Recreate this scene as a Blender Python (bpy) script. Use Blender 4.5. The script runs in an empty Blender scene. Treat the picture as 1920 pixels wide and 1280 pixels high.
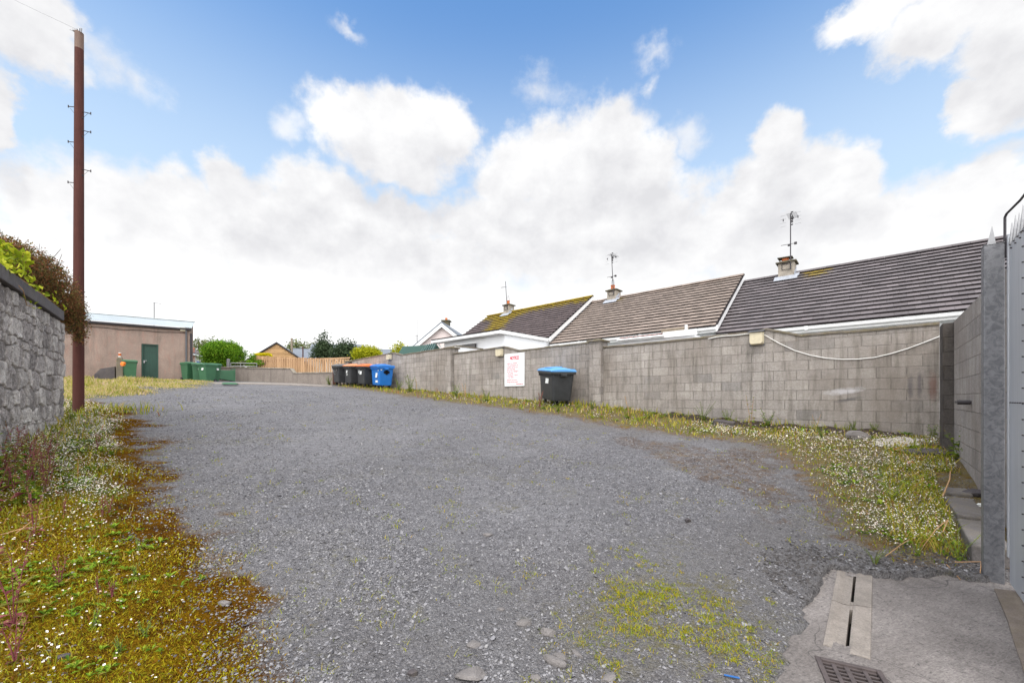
import bpy, bmesh, math, random
import numpy as np
from mathutils import Vector, Matrix

SC = bpy.context.scene
COL = SC.collection
rnd = random.Random(11)
rng = np.random.default_rng(11)

# ------------------------------------------------------------------ survey of the place
# eye 1.42 m above the yard; all heights below are world heights (z=0 at the photographer's feet)
FPX, UC, VH, EYE = 760.0, 960.0, 745.0, 1.42
DX, DY = -0.7415, 0.6710      # along the long block wall, away from the camera
NX, NY = 0.6710, 0.7415       # across it, towards the bungalows
TH = math.atan2(-DY, -DX)     # yaw of the wall frame (local x = -t, local y = p)

def P(u, v, Y):
    return Vector(((u - UC) / FPX * Y, Y, EYE + (VH - v) / FPX * Y))
def W(t, p):
    return (t * DX + p * NX, t * DY + p * NY)
def t_at(u, p):
    a = (u - UC) / FPX
    Y = p / (NX * a + NY)
    return a * Y * DX + Y * DY
def Y_at(u, p):
    return p / (NX * (u - UC) / FPX + NY)

CT = [(0, -2, -1.42), (0, 0, -1.42), (0, 2, -1.40), (-2, 2, -1.36), (2.5, 2, -1.40), (-5, 2, -1.15), (-6.5, 5.0, -.85),
      (-8.9, 8.0, -.5), (-9.4, 8.8, -.38), (-13, 10, -.1), (-12, 4, -.7),
      (-2.55, 17.3, .14), (-10.2, 24.2, .72), (2.7, 12.6, -.3), (6.08, 9.6, -.72),
      (-18.6, 23.3, .97), (-15, 26.2, .98), (-20.2, 21.2, .86), (-23, 19.5, .62), (-28, 28, 1.1), (-12, 32, 1.1),
      (0, 8, -.86), (4, 0, -1.42)]
for (t, p, z) in ((-.5, 5, -1.32), (-.5, 7, -1.12), (-.6, 9, -.9), (-.8, 11, -.82), (-1, 14, -.75), (5, 14, -.3), (13, 14, .2), (22, 14, .7),
                  (22, 22, .7), (-6, 22, -.6), (-5, 8, -1.0), (-3, 2, -1.42)):
    x, y = W(t, p); CT.append((x, y, z))
CT = np.array(CT, float)
def _rbf():
    n = len(CT); d = np.hypot(CT[:, None, 0] - CT[None, :, 0], CT[:, None, 1] - CT[None, :, 1])
    A = np.zeros((n + 3, n + 3)); A[:n, :n] = -d - np.eye(n) * .15
    A[:n, n] = 1; A[:n, n + 1:] = CT[:, :2]; A[n, :n] = 1; A[n + 1:, :n] = CT[:, :2].T
    return np.linalg.solve(A, np.concatenate([CT[:, 2], [0, 0, 0]]))
RW = _rbf()
def gz_np(x, y):
    x = np.clip(np.asarray(x, float), -30, 16); y = np.clip(np.asarray(y, float), -3, 34)
    n = len(CT); out = RW[n] + RW[n + 1] * x + RW[n + 2] * y
    for i in range(n):
        out = out - RW[i] * np.sqrt((x - CT[i, 0]) ** 2 + (y - CT[i, 1]) ** 2 + .25)
    return out + EYE
def gz(x, y): return float(gz_np(x, y))

def GP(u, v):                 # where the line of sight through a photo pixel meets the yard
    a, b = (u - UC) / FPX, (VH - v) / FPX
    Y = 1.0
    while Y < 60:
        if EYE + b * Y <= gz(a * Y, Y): break
        Y += .03
    return (a * Y, Y)

# value noise for masks
_perm = rng.random((256, 256))
def vnoise(x, y):
    xi = np.floor(x).astype(int); yi = np.floor(y).astype(int); fx = x - xi; fy = y - yi
    fx = fx * fx * (3 - 2 * fx); fy = fy * fy * (3 - 2 * fy)
    g = lambda a, b: _perm[a & 255, b & 255]
    return (g(xi, yi) * (1 - fx) + g(xi + 1, yi) * fx) * (1 - fy) + (g(xi, yi + 1) * (1 - fx) + g(xi + 1, yi + 1) * fx) * fy
def fbm(x, y, o=4):
    s = 0; a = .5; 
    for i in range(o):
        s = s + a * vnoise(x + 17.3 * i, y - 9.1 * i); x = x * 2.03; y = y * 2.03; a *= .5
    return s
def sstep(a, b, x):
    t = np.clip((x - a) / (b - a), 0, 1); return t * t * (3 - 2 * t)
def sdist(poly, x, y):        # signed distance, positive inside
    poly = np.array(poly, float); n = len(poly)
    d = np.full(np.shape(x), 1e9); ins = np.zeros(np.shape(x), bool)
    for i in range(n):
        ax, ay = poly[i]; bx, by = poly[(i + 1) % n]
        ex, ey = bx - ax, by - ay; L = ex * ex + ey * ey + 1e-12
        h = np.clip(((x - ax) * ex + (y - ay) * ey) / L, 0, 1)
        d = np.minimum(d, np.hypot(x - ax - h * ex, y - ay - h * ey))
        c = ((ay > y) != (by > y)) & (x < ex * (y - ay) / (ey if abs(ey) > 1e-12 else 1e-12) + ax)
        ins ^= c
    return np.where(ins, d, -d)

# ------------------------------------------------------------------ object helpers
def link(o, parent=None):
    COL.objects.link(o)
    if parent is not None: o.parent = parent
    return o
def tag(o, label=None, cat=None, group=None, kind=None):
    if label: o['label'] = label
    if cat: o['category'] = cat
    if group: o['group'] = group
    if kind: o['kind'] = kind
    return o
def thing(name, loc, label, cat, group=None, rz=0):
    o = bpy.data.objects.new(name, None); o.empty_display_size = .2
    o.location = loc; o.rotation_euler = (0, 0, rz)
    link(o); return tag(o, label, cat, group)
def kids(o): return [c for c in bpy.data.objects if c.parent == o]
def copy_tree(o, parent=None):
    ch = kids(o); c = o.copy(); COL.objects.link(c)
    if parent is not None: c.parent = parent
    for k in ch: copy_tree(k, c)
    return c

class MB:
    def __init__(s): s.v = []; s.f = []; s.mi = []; s.sm = []
    def add(s, vs, fs, mi=0, sm=False):
        b = len(s.v); s.v += [tuple(v) for v in vs]
        for f in fs: s.f.append([b + i for i in f]); s.mi.append(mi); s.sm.append(sm)
        return s
    def box(s, c, d, M=None, mi=0):
        x, y, z = d[0] / 2, d[1] / 2, d[2] / 2
        vs = [Vector(q) for q in ((-x, -y, -z), (x, -y, -z), (x, y, -z), (-x, y, -z), (-x, -y, z), (x, -y, z), (x, y, z), (-x, y, z))]
        if M is not None: vs = [M @ v for v in vs]
        vs = [v + Vector(c) for v in vs]
        return s.add(vs, [(0, 3, 2, 1), (4, 5, 6, 7), (0, 1, 5, 4), (1, 2, 6, 5), (2, 3, 7, 6), (3, 0, 4, 7)], mi)
    def prism(s, pts, off, mi=0):         # closed outline (3-D points) extruded by a vector
        n = len(pts); off = Vector(off); A = [Vector(p) for p in pts]
        vs = A + [p + off for p in A]
        fs = [tuple(range(n - 1, -1, -1)), tuple(range(n, 2 * n))] + [(i, (i + 1) % n, n + (i + 1) % n, n + i) for i in range(n)]
        return s.add(vs, fs, mi)
    def cyl(s, a, b, r0, r1=None, seg=12, caps=True, mi=0):
        r1 = r0 if r1 is None else r1; a = Vector(a); b = Vector(b)
        q = (b - a).to_track_quat('Z', 'Y').to_matrix()
        ring = lambda c, r: [c + q @ Vector((r * math.cos(k * 2 * math.pi / seg), r * math.sin(k * 2 * math.pi / seg), 0)) for k in range(seg)]
        s.add(ring(a, r0) + ring(b, r1), [(i, (i + 1) % seg, seg + (i + 1) % seg, seg + i) for i in range(seg)], mi, True)
        if caps: s.add(ring(a, r0), [tuple(range(seg - 1, -1, -1))], mi); s.add(ring(b, r1), [tuple(range(seg))], mi)
        return s
    def tube(s, pts, r, seg=6, mi=0):
        for i in range(len(pts) - 1):
            ra = r[i] if isinstance(r, (list, tuple)) else r; rb = r[i + 1] if isinstance(r, (list, tuple)) else r
            s.cyl(pts[i], pts[i + 1], ra, rb, seg, True, mi)
        return s
    def loft(s, rings, caps=True, mi=0, sm=False):
        n = len(rings[0]); vs = [v for r in rings for v in r]; fs = []
        for k in range(len(rings) - 1):
            for i in range(n): fs.append((k * n + i, k * n + (i + 1) % n, (k + 1) * n + (i + 1) % n, (k + 1) * n + i))
        s.add(vs, fs, mi, sm)
        if caps:
            s.add(rings[0], [tuple(range(n - 1, -1, -1))], mi); s.add(rings[-1], [tuple(range(n))], mi)
        return s
    def build(s, name, mats, parent=None, bevel=0, loc=None, seg=2):
        me = bpy.data.meshes.new(name); me.from_pydata([tuple(v) for v in s.v], [], s.f)
        for m in (mats if isinstance(mats, (list, tuple)) else [mats]): me.materials.append(m)
        me.polygons.foreach_set('material_index', s.mi); me.polygons.foreach_set('use_smooth', s.sm); me.update()
        o = bpy.data.objects.new(name, me)
        if loc is not None: o.location = loc
        link(o, parent)
        if bevel:
            b = o.modifiers.new('bevel', 'BEVEL'); b.width = bevel; b.segments = seg; b.limit_method = 'ANGLE'; b.angle_limit = math.radians(40)
        return o

def mesh_np(name, V, F, mats, parent=None, mi=None, smooth=False, attrs=None):
    V = np.asarray(V, np.float32); F = np.asarray(F, np.int32); k = F.shape[1]
    me = bpy.data.meshes.new(name)
    me.vertices.add(len(V)); me.vertices.foreach_set('co', V.ravel())
    me.loops.add(F.size); me.loops.foreach_set('vertex_index', F.ravel())
    me.polygons.add(len(F)); me.polygons.foreach_set('loop_start', np.arange(0, F.size, k, dtype=np.int32))
    if mi is not None: me.polygons.foreach_set('material_index', np.asarray(mi, np.int32))
    me.polygons.foreach_set('use_smooth', np.full(len(F), smooth))
    for m in (mats if isinstance(mats, (list, tuple)) else [mats]): me.materials.append(m)
    me.update(calc_edges=True); me.validate()
    for nm, val in (attrs or {}).items():
        me.attributes.new(nm, 'FLOAT', 'POINT').data.foreach_set('value', np.asarray(val, np.float32))
    o = bpy.data.objects.new(name, me); return link(o, parent)

# ------------------------------------------------------------------ materials
class NT:
    def __init__(s, name, rough=.8, spec=.3):
        s.m = bpy.data.materials.new(name); s.m.use_nodes = True; s.t = s.m.node_tree
        s.b = s.t.nodes['Principled BSDF']; s.b.inputs['Roughness'].default_value = rough
        s.b.inputs['Specular IOR Level'].default_value = spec
    def set(s, sock, v):
        if isinstance(v, bpy.types.NodeSocket): s.t.links.new(v, sock)
        elif v is not None:
            if isinstance(v, (tuple, list)) and len(v) == 3 and sock.type == 'RGBA': v = (*v, 1)
            sock.default_value = v
    def nd(s, typ, ins=None, **kw):
        n = s.t.nodes.new(typ)
        for k, v in kw.items(): setattr(n, k, v)
        for k, v in (ins or {}).items(): s.set(n.inputs[k], v)
        return n
    def obj(s): return s.nd('ShaderNodeTexCoord').outputs['Object']
    def pos(s): return s.nd('ShaderNodeNewGeometry').outputs['Position']
    def isl(s): return s.nd('ShaderNodeNewGeometry').outputs['Random Per Island']
    def att(s, n): return s.nd('ShaderNodeAttribute', attribute_name=n).outputs['Fac']
    def map(s, v, scale=(1, 1, 1), loc=(0, 0, 0), rot=(0, 0, 0)):
        return s.nd('ShaderNodeMapping', {'Vector': v, 'Scale': scale, 'Location': loc, 'Rotation': rot}).outputs[0]
    def noise(s, v, scale, detail=4, rough=.55, dist=0):
        return s.nd('ShaderNodeTexNoise', {'Vector': v, 'Scale': scale, 'Detail': detail, 'Roughness': rough, 'Distortion': dist}).outputs[0]
    def vor(s, v, scale, feat='F1', out='Distance', rnd=1):
        return s.nd('ShaderNodeTexVoronoi', {'Vector': v, 'Scale': scale, 'Randomness': rnd}, feature=feat).outputs[out]
    def ramp(s, f, stops, interp='LINEAR'):
        n = s.nd('ShaderNodeValToRGB', {'Fac': f}); e = n.color_ramp.elements; n.color_ramp.interpolation = interp
        while len(e) < len(stops): e.new(.5)
        for i, (p, c) in enumerate(stops):
            e[i].position = p; e[i].color = (*c, 1) if isinstance(c, (tuple, list)) else (c, c, c, 1)
        return n.outputs[0]
    def mix(s, f, a, b, blend='MIX'):
        n = s.nd('ShaderNodeMix', data_type='RGBA', blend_type=blend)
        s.set(n.inputs[0], f); s.set(n.inputs[6], a); s.set(n.inputs[7], b); return n.outputs[2]
    def math(s, op, a, b=None, c=None, clamp=False):
        n = s.nd('ShaderNodeMath', operation=op, use_clamp=clamp); s.set(n.inputs[0], a)
        if b is not None: s.set(n.inputs[1], b)
        if c is not None: s.set(n.inputs[2], c)
        return n.outputs[0]
    def sep(s, v): return s.nd('ShaderNodeSeparateXYZ', {0: v}).outputs
    def comb(s, x=0, y=0, z=0): return s.nd('ShaderNodeCombineXYZ', {0: x, 1: y, 2: z}).outputs[0]
    def bump(s, h, st=.5, dist=.02, nrm=None):
        n = s.nd('ShaderNodeBump', {'Height': h, 'Strength': st, 'Distance': dist})
        if nrm is not None: s.set(n.inputs['Normal'], nrm)
        return n.outputs[0]
    def fin(s, col=None, rough=None, nrm=None, metal=None):
        for k, v in (('Base Color', col), ('Roughness', rough), ('Normal', nrm), ('Metallic', metal)):
            if v is not None: s.set(s.b.inputs[k], v)
        return s.m

def plain(name, col, rough=.5, spec=.4, var=.12, scale=6, metal=None, bump=.0):
    m = NT(name, rough, spec); o = m.obj(); n = m.noise(o, scale, 5, .65)
    c = m.ramp(n, [(.3, tuple(x * (1 - var) for x in col)), (.7, tuple(min(1, x * (1 + var)) for x in col))])
    return m.fin(c, m.ramp(n, [(.3, max(.05, rough - .1)), (.7, min(1, rough + .1))]), m.bump(m.noise(o, scale * 12, 3), bump, .005) if bump else None, metal)

def blockwork(name, base, dark, light, bw=.45, bh=.225, moss=.25, off=0.0, stains=()):
    m = NT(name, .95, .15); o = m.obj(); X, Y, Z = m.sep(o)
    wob = m.noise(o, 1.6, 2); zz = m.math('ADD', Z, m.math('MULTIPLY', m.math('SUBTRACT', wob, .5), .02))
    v = m.comb(m.math('ADD', X, Y), m.math('ADD', zz, off), 0)
    br = m.nd('ShaderNodeTexBrick', {'Vector': v, 'Color1': (0, 0, 0), 'Color2': (1, 1, 1), 'Mortar': (.5, .5, .5), 'Scale': 1.0, 'Mortar Size': .008,
                                     'Mortar Smooth': .6, 'Bias': 0, 'Brick Width': bw, 'Row Height': bh}, offset=.5)
    big = m.noise(o, .55, 5, .6); mid = m.noise(o, 3.5, 5, .7); fine = m.noise(o, 75, 4, .75); grit = m.vor(o, 160)
    c = m.ramp(br.outputs['Color'], [(0, dark), (.18, base), (.8, base), (1, light)])
    c = m.mix(.34, c, m.ramp(mid, [(.3, tuple(x * .62 for x in base)), (.7, tuple(min(1, x * 1.35) for x in base))]))
    c = m.mix(.7, c, m.ramp(m.math('ADD', m.math('MULTIPLY', fine, .5), m.math('MULTIPLY', m.noise(o, 22, 6, .8), .5)), [(.34, (.24, .24, .24)), (.64, (.84, .84, .84))]), 'OVERLAY')
    c = m.mix(m.math('MULTIPLY', m.ramp(big, [(.42, 0), (.66, 1)]), .6), c, tuple(x * y for x, y in zip(base, (.66, .61, .56)))); c = m.mix(m.math('MULTIPLY', m.ramp(m.noise(m.map(o, (1, 1, 1), (4, 2, 1)), 1.7, 6, .75), [(.55, 0), (.68, 1)]), .35), c, tuple(x * .45 for x in base))
    mort = m.math('MULTIPLY', br.outputs['Fac'], m.ramp(mid, [(.36, .05), (.62, .8)]))
    c = m.mix(mort, c, m.ramp(m.noise(o, 9, 3), [(.36, tuple(x * .40 for x in base)), (.50, tuple(x * .68 for x in base)), (.6, (base[0] * 1.0, base[1] * .9, base[2] * .8)), (.75, tuple(min(1, x * 1.25) for x in base))]))
    sp = m.ramp(m.noise(o, 28, 4, .8), [(.67, 0), (.76, 1)])
    c = m.mix(m.math('MULTIPLY', sp, .5), c, (.10, .09, .085))
    if moss:
        s = m.math('MULTIPLY', m.ramp(m.noise(m.map(o, (5, 5, .5)), 1.3, 5, .7), [(.48, 0), (.72, 1)]), moss)
        c = m.mix(s, c, (.12, .105, .085))
    for (sx_, sz_, rx_, rz_, tilt, scol, st_) in stains:      # old paint smears and rust runs, each with its own outline
        q = m.nd('ShaderNodeVectorMath', {0: o, 1: (-sx_, 0, -sz_)}, operation='ADD').outputs[0]; q = m.map(q, (1, 0, 1), rot=(0, tilt, 0)); q = m.map(q, (1 / rx_, 1, 1 / rz_))
        d = m.math('ADD', m.nd('ShaderNodeVectorMath', {0: q}, operation='LENGTH').outputs['Value'], m.math('MULTIPLY', m.math('SUBTRACT', m.noise(m.map(o, (3, 3, 3)), 4, 5, .7), .5), 1.5))
        c = m.mix(m.math('MULTIPLY', m.ramp(d, [(.35, 1), (1.0, 0)]), st_), c, scol)
    h = m.math('ADD', m.math('MULTIPLY', br.outputs['Fac'], -1.0), m.math('ADD', m.math('MULTIPLY', fine, .55), m.math('MULTIPLY', grit, .35)))
    return m.fin(c, None, m.bump(h, .9, .018))

def concrete(name, col, moss=0, scale=1.0, rough=.9):
    m = NT(name, rough, .2); o = m.obj(); a = m.noise(o, 2.2 * scale, 6, .7); f = m.noise(o, 60 * scale, 4, .8); b = m.noise(o, 11 * scale, 5, .7)
    c = m.ramp(a, [(.3, tuple(x * .65 for x in col)), (.55, col), (.78, tuple(min(1, x * 1.25) for x in col))])
    c = m.mix(.6, c, m.ramp(f, [(.3, (.3, .3, .3)), (.7, (.72, .72, .72))]), 'OVERLAY')
    c = m.mix(m.ramp(b, [(.58, 0), (.75, .5)]), c, tuple(x * .45 for x in col))
    if moss:
        mm = m.math('MULTIPLY', m.ramp(m.noise(o, 4.5, 5, .75), [(.42, 0), (.6, 1)]), moss)
        c = m.mix(mm, c, m.ramp(b, [(.4, (.07, .055, .03)), (.6, (.16, .13, .05))]))
    return m.fin(c, None, m.bump(m.math('ADD', f, b), .45, .008))

def render_coat(name, base, tint, dirt, speck=45):
    m = NT(name, .95, .12); o = m.obj(); X, Y, Z = m.sep(o)
    a = m.noise(o, 1.1, 6, .7); b = m.noise(m.map(o, (3, 3, .8)), 1.6, 6, .75); f = m.noise(o, speck, 4, .8)
    c = m.ramp(a, [(.32, tuple(x * .75 for x in base)), (.6, base), (.8, tuple(x * 1.15 for x in base))])
    c = m.mix(m.ramp(b, [(.5, 0), (.75, .6)]), c, tint)
    c = m.mix(m.ramp(m.noise(m.map(o, (4, 4, .35)), 1.0, 5, .7), [(.5, 0), (.78, .7)]), c, dirt)
    c = m.mix(.6, c, m.ramp(f, [(.34, (.25, .25, .25)), (.64, (.8, .8, .8))]), 'OVERLAY')
    return m.fin(c, None, m.bump(f, .6, .012))

def tilemat(name, base, dark, lich=0, moss=0, prof=0):
    m = NT(name, .75, .3); o = m.obj(); r = m.isl()
    a = m.noise(o, 1.2, 5, .65); f = m.noise(o, 22, 4, .75); b = m.noise(m.map(o, (1, 1, 1)), 5.0, 5, .7)
    c = m.mix(r, tuple(x * .8 for x in base), tuple(min(1, x * 1.18) for x in base))
    c = m.mix(m.ramp(a, [(.4, 0), (.7, .55)]), c, dark)
    c = m.mix(.35, c, m.ramp(f, [(.3, (.3, .3, .3)), (.7, (.7, .7, .7))]), 'OVERLAY')
    if lich:
        c = m.mix(m.math('MULTIPLY', m.ramp(m.noise(m.map(o, (3, 3, 6)), 2.6, 5, .8), [(.64, 0), (.7, 1)]), lich), c, (.42, .38, .33))
    if moss:
        mk = m.math('MULTIPLY', m.att('moss'), 1.0)
        mk = m.ramp(m.math('ADD', mk, m.math('MULTIPLY', m.math('SUBTRACT', m.noise(m.map(o, (2.5, 2.5, 3)), 2.0, 6, .8), .5), 1.3)), [(.42, 0), (.58, 1)])
        c = m.mix(m.math('MULTIPLY', mk, moss), c, m.ramp(b, [(.35, (.13, .075, .010)), (.55, (.28, .20, .010)), (.7, (.34, .28, .015))]))
    return m.fin(c, None, m.bump(f, .3, .01))

def leafmat(name, stops, rough=.55, trans=.25):
    m = NT(name, rough, .06); c = m.ramp(m.isl(), stops)
    s = m.fin(c); m.b.inputs['Subsurface Weight'].default_value = 0
    t = m.nd('ShaderNodeBsdfTranslucent', {'Color': c}); mx = m.nd('ShaderNodeMixShader', {0: trans, 1: m.b.outputs[0], 2: t.outputs[0]})
    m.t.links.new(mx.outputs[0], m.t.nodes['Material Output'].inputs[0]); return s

M = {}
M['block'] = blockwork('weathered_blockwork', (.345, .315, .292), (.215, .205, .20), (.44, .405, .375), off=.06, moss=.75)
M['block_dark'] = blockwork('grey_blockwork', (.345, .312, .292), (.25, .232, .225), (.41, .375, .35), moss=.35)
M['pier_dark'] = blockwork('dark_pier_block', (.10, .09, .085), (.05, .045, .045), (.15, .135, .125), bw=.6, moss=.6)  # pier blockwork set much darker than the walls
M['coping'] = concrete('weathered_coping', (.20, .175, .145), .6)
M['coping_dark'] = concrete('dark_coping', (.13, .12, .125), .15)
M['concrete'] = concrete('apron_concrete', (.24, .215, .21), 0, 1.2)
M['concrete_pale'] = concrete('drain_concrete', (.27, .238, .212), 0, 1.5)
M['kerb'] = concrete('kerb_concrete', (.17, .155, .15), .3, 1.5)
M['slabdark'] = concrete('dark_slab', (.09, .08, .085), .15, 2)
M['low_wall'] = render_coat('low_wall_render', (.25, .215, .19), (.34, .30, .27), (.085, .07, .06), 26)
M['shed'] = render_coat('shed_render', (.30, .226, .19), (.34, .17, .13), (.15, .12, .10), 30)
M['white'] = plain('white_render', (.82, .83, .85), .85, .15, .03, 2)
M['pink'] = plain('pink_render', (.72, .62, .60), .85, .15, .03, 2)
M['cream'] = plain('cream_render', (.75, .74, .68), .85, .15, .04, 2)
M['pvc'] = plain('white_pvc', (.80, .80, .80), .35, .45, .05, 3)
M['greypipe'] = plain('grey_pipe', (.10, .10, .11), .5, .4)
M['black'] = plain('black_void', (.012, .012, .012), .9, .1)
M['rubber'] = plain('black_rubber', (.02, .02, .022), .7, .3)
M['steel'] = plain('dull_steel', (.32, .32, .33), .45, .5, .15, 20, .8)
M['darksteel'] = plain('dark_steel', (.035, .03, .035), .5, .4)
M['lead'] = plain('lead_flashing', (.33, .35, .39), .55, .4, .15, 9)
M['terracotta'] = plain('terracotta', (.48, .14, .05), .7, .2, .12, 8)
M['binblack'] = plain('charcoal_plastic', (.035, .037, .04), .5, .4, .22, 5)
M['binblue'] = plain('blue_plastic', (.012, .15, .50), .42, .45, .06, 4)
M['lidblue'] = plain('pale_blue_plastic', (.10, .32, .66), .4, .45, .08, 4)
M['lidorange'] = plain('orange_plastic', (.72, .16, .03), .42, .45, .08, 4)
M['bingreen'] = plain('green_plastic', (.045, .135, .068), .5, .4, .1, 4)
M['paper'] = plain('sticker_white', (.78, .80, .78), .5, .3, .05, 12)
M['signwhite'] = plain('sign_white', (.80, .83, .86), .4, .4, .02, 4)
M['signred'] = plain('sign_red', (.62, .03, .06), .5, .3, .05, 4)
M['lampglass'] = plain('aged_lamp_glass', (.58, .51, .36), .35, .5, .12, 9)
M['cable'] = plain('white_cable', (.75, .74, .72), .5, .3, .05)
M['rust'] = plain('rusty_iron', (.085, .035, .028), .8, .25, .3, 14)
M['iron'] = plain('worn_cast_iron', (.078, .062, .06), .6, .4, .3, 16, None, .3)
M['orange'] = plain('orange_plastic_scrap', (.80, .20, .03), .5, .3, .05)
M['bluescrap'] = plain('blue_plastic_scrap', (.02, .11, .33), .4, .4, .05)
M['soil'] = plain('dark_soil', (.045, .035, .028), .95, .1, .4, 12, None, .5)
M['rock'] = concrete('limestone_rock', (.19, .175, .17), 0, 3)
M['slateroof'] = tilemat('grey_slate', (.17, .19, .22), (.13, .14, .17))
M['brownroof'] = tilemat('brown_tile', (.13, .105, .105), (.09, .07, .07))
M['tile_near'] = tilemat('dark_roof_tile', (.140, .122, .128), (.092, .084, .088), .55, .8)
M['tile_mid'] = tilemat('brown_roof_tile', (.265, .212, .182), (.19, .155, .132), .25, .6)
M['tile_far'] = tilemat('mossy_roof_tile', (.135, .105, .105), (.08, .06, .06), .35, 1)
M['tile_butt'] = plain('shaded_grimy_tile_edge', (.022, .018, .018), .95, .1, .3, 8)  # damp grime, with the shade along each course edge painted into the colour
M['chim'] = concrete('chimney_render', (.37, .33, .28), .12, 1.5)
M['chimcap'] = concrete('chimney_cap', (.12, .11, .09), .7, 2)
M['rake'] = plain('dark_window', (.035, .03, .03), .2, .5)
def _galv():
    m = NT('galvanised_steel', .5, .5); o = m.obj(); v = m.vor(m.map(o, (1, 1, .8)), 34, out='Color'); n = m.noise(o, 20, 4, .7, 1.5); n2 = m.noise(o, 2, 4)
    c = m.mix(.5, m.ramp(v, [(.2, (.09, .092, .102)), (.8, (.20, .202, .215))]), m.ramp(n, [(.44, (.11, .112, .124)), (.54, (.30, .302, .318))]))
    c = m.mix(.35, c, m.ramp(n2, [(.35, (.08, .08, .09)), (.7, (.2, .2, .215))]))
    return m.fin(m.mix(.1, c, (.15, .153, .165)), .5, None, .3)
M['galv'] = _galv()
def _sheet():
    m = NT('gate_sheet', .42, .5); o = m.obj(); n = m.noise(m.map(o, (9, 9, .5)), 3, 5, .6); s = m.noise(m.map(o, (40, 40, .8), rot=(.12, .1, 0)), 4, 3, .5)
    c = m.ramp(n, [(.3, (.40, .415, .445)), (.7, (.53, .545, .575))]); c = m.mix(m.ramp(s, [(.68, 0), (.74, .45)]), c, (.5, .52, .56))
    return m.fin(c, m.ramp(n, [(.3, .38), (.7, .55)]), None, .35)
M['sheet'] = _sheet()
def _roofmetal():
    m = NT('corrugated_metal', .35, .5); o = m.obj(); n = m.noise(m.map(o, (.6, 3, 3)), 2, 4)
    return m.fin(m.ramp(n, [(.35, (.50, .55, .57)), (.7, (.68, .73, .74))]), .4, None, .25)
M['corr'] = _roofmetal()
M['doorgreen'] = plain('dark_green_paint', (.022, .062, .045), .55, .4, .2, 5)
M['greenmetal'] = plain('green_metal_sheet', (.06, .11, .10), .45, .45, .1, 4)
def _wood(name, a, b, sc=(1, 1, .06), k=18, cr=0):
    m = NT(name, .85, .2); o = m.obj(); n = m.noise(m.map(o, sc), k, 6, .7, .6); g = m.noise(o, 2.2, 5, .7); r = m.isl()
    c = m.ramp(n, [(.3, a), (.7, b)]); c = m.mix(m.ramp(g, [(.5, 0), (.75, .6)]), c, tuple(x * .45 for x in a))
    c = m.mix(.4, c, m.mix(r, tuple(x * .8 for x in a), tuple(min(1, x * 1.25) for x in b)))
    return m.fin(c, None, m.bump(n, .5, .01))
M['pole'] = _wood('creosoted_pole', (.048, .018, .016), (.105, .040, .032))
M['poletop'] = _wood('bleached_pole_top', (.12, .075, .06), (.24, .17, .14))
M['fence'] = _wood('larch_fence', (.34, .20, .11), (.56, .36, .21))
M['clad'] = _wood('timber_cladding', (.33, .19, .09), (.52, .33, .17), (.06, 1, 1), 14)
M['oldwood'] = _wood('old_post', (.20, .16, .12), (.30, .25, .19))
def _stone():
    m = NT('rubble_limestone', .92, .2); o = m.obj(); k = m.att('cell'); d = m.att('joint')
    a = m.noise(o, 7, 6, .75); f = m.noise(o, 42, 5, .8); st = m.noise(m.map(o, (1.5, 1.5, 6), rot=(.3, .5, .2)), 5, 5, .8)
    c = m.ramp(k, [(0, (.18, .16, .15)), (.35, (.34, .305, .285)), (.7, (.42, .385, .355)), (1, (.56, .515, .475))])
    c = m.mix(m.ramp(a, [(.40, 0), (.70, .45)]), c, (.27, .245, .235))
    c = m.mix(m.ramp(st, [(.55, 0), (.68, .7)]), c, (.62, .59, .56))
    cr = m.nd('ShaderNodeTexVoronoi', {'Vector': m.map(o, (1, 1, .8), rot=(.2, .5, .1)), 'Scale': 13.0, 'Randomness': 1.0}); c = m.mix(.42, c, m.ramp(m.sep(cr.outputs['Color'])[0], [(0, (.2, .2, .2)), (1, (.8, .8, .8))]), 'OVERLAY')
    c = m.mix(.85, c, m.ramp(f, [(.33, (.17, .17, .17)), (.66, (.82, .82, .82))]), 'OVERLAY')
    c = m.mix(m.math('MULTIPLY', d, .75), c, m.ramp(a, [(.36, (.06, .052, .045)), (.52, (.20, .175, .155)), (.68, (.36, .32, .28))]))
    return m.fin(c, None, m.bump(m.math('ADD', m.math('ADD', f, a), m.math('MULTIPLY', cr.outputs['Distance'], .5)), .7, .02))
M['stone'] = _stone()
M['leaf_red'] = leafmat('red_shrub_leaf', [(0, (.06, .065, .022)), (.25, (.14, .10, .04)), (.45, (.24, .085, .05)), (.7, (.15, .15, .04)), (.88, (.34, .12, .06)), (1, (.28, .25, .08))])
M['leaf_lime'] = leafmat('lime_leaf', [(0, (.16, .22, .015)), (.5, (.34, .40, .02)), (1, (.55, .55, .05))], .45, .35)
M['leaf_bush'] = leafmat('bright_bush_leaf', [(0, (.05, .13, .008)), (.5, (.12, .26, .015)), (1, (.24, .38, .03))])
M['leaf_dark'] = leafmat('dark_tree_leaf', [(0, (.028, .048, .022)), (.5, (.055, .085, .04)), (1, (.10, .135, .07))])
M['leaf_pale'] = leafmat('pale_tree_leaf', [(0, (.09, .12, .04)), (.6, (.16, .19, .07)), (1, (.24, .25, .11))])
M['leaf_yel'] = leafmat('golden_shrub_leaf', [(0, (.16, .19, .01)), (.5, (.38, .40, .015)), (1, (.58, .55, .03))], .5, .3)
M['leaf_gold'] = leafmat('golden_flower', [(0, (.55, .48, .01)), (1, (.8, .68, .02))], .5, .3)
M['leaf_weed'] = leafmat('weed_leaf', [(0, (.06, .13, .012)), (.5, (.16, .27, .02)), (.85, (.29, .38, .04)), (1, (.34, .20, .06))])
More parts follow.
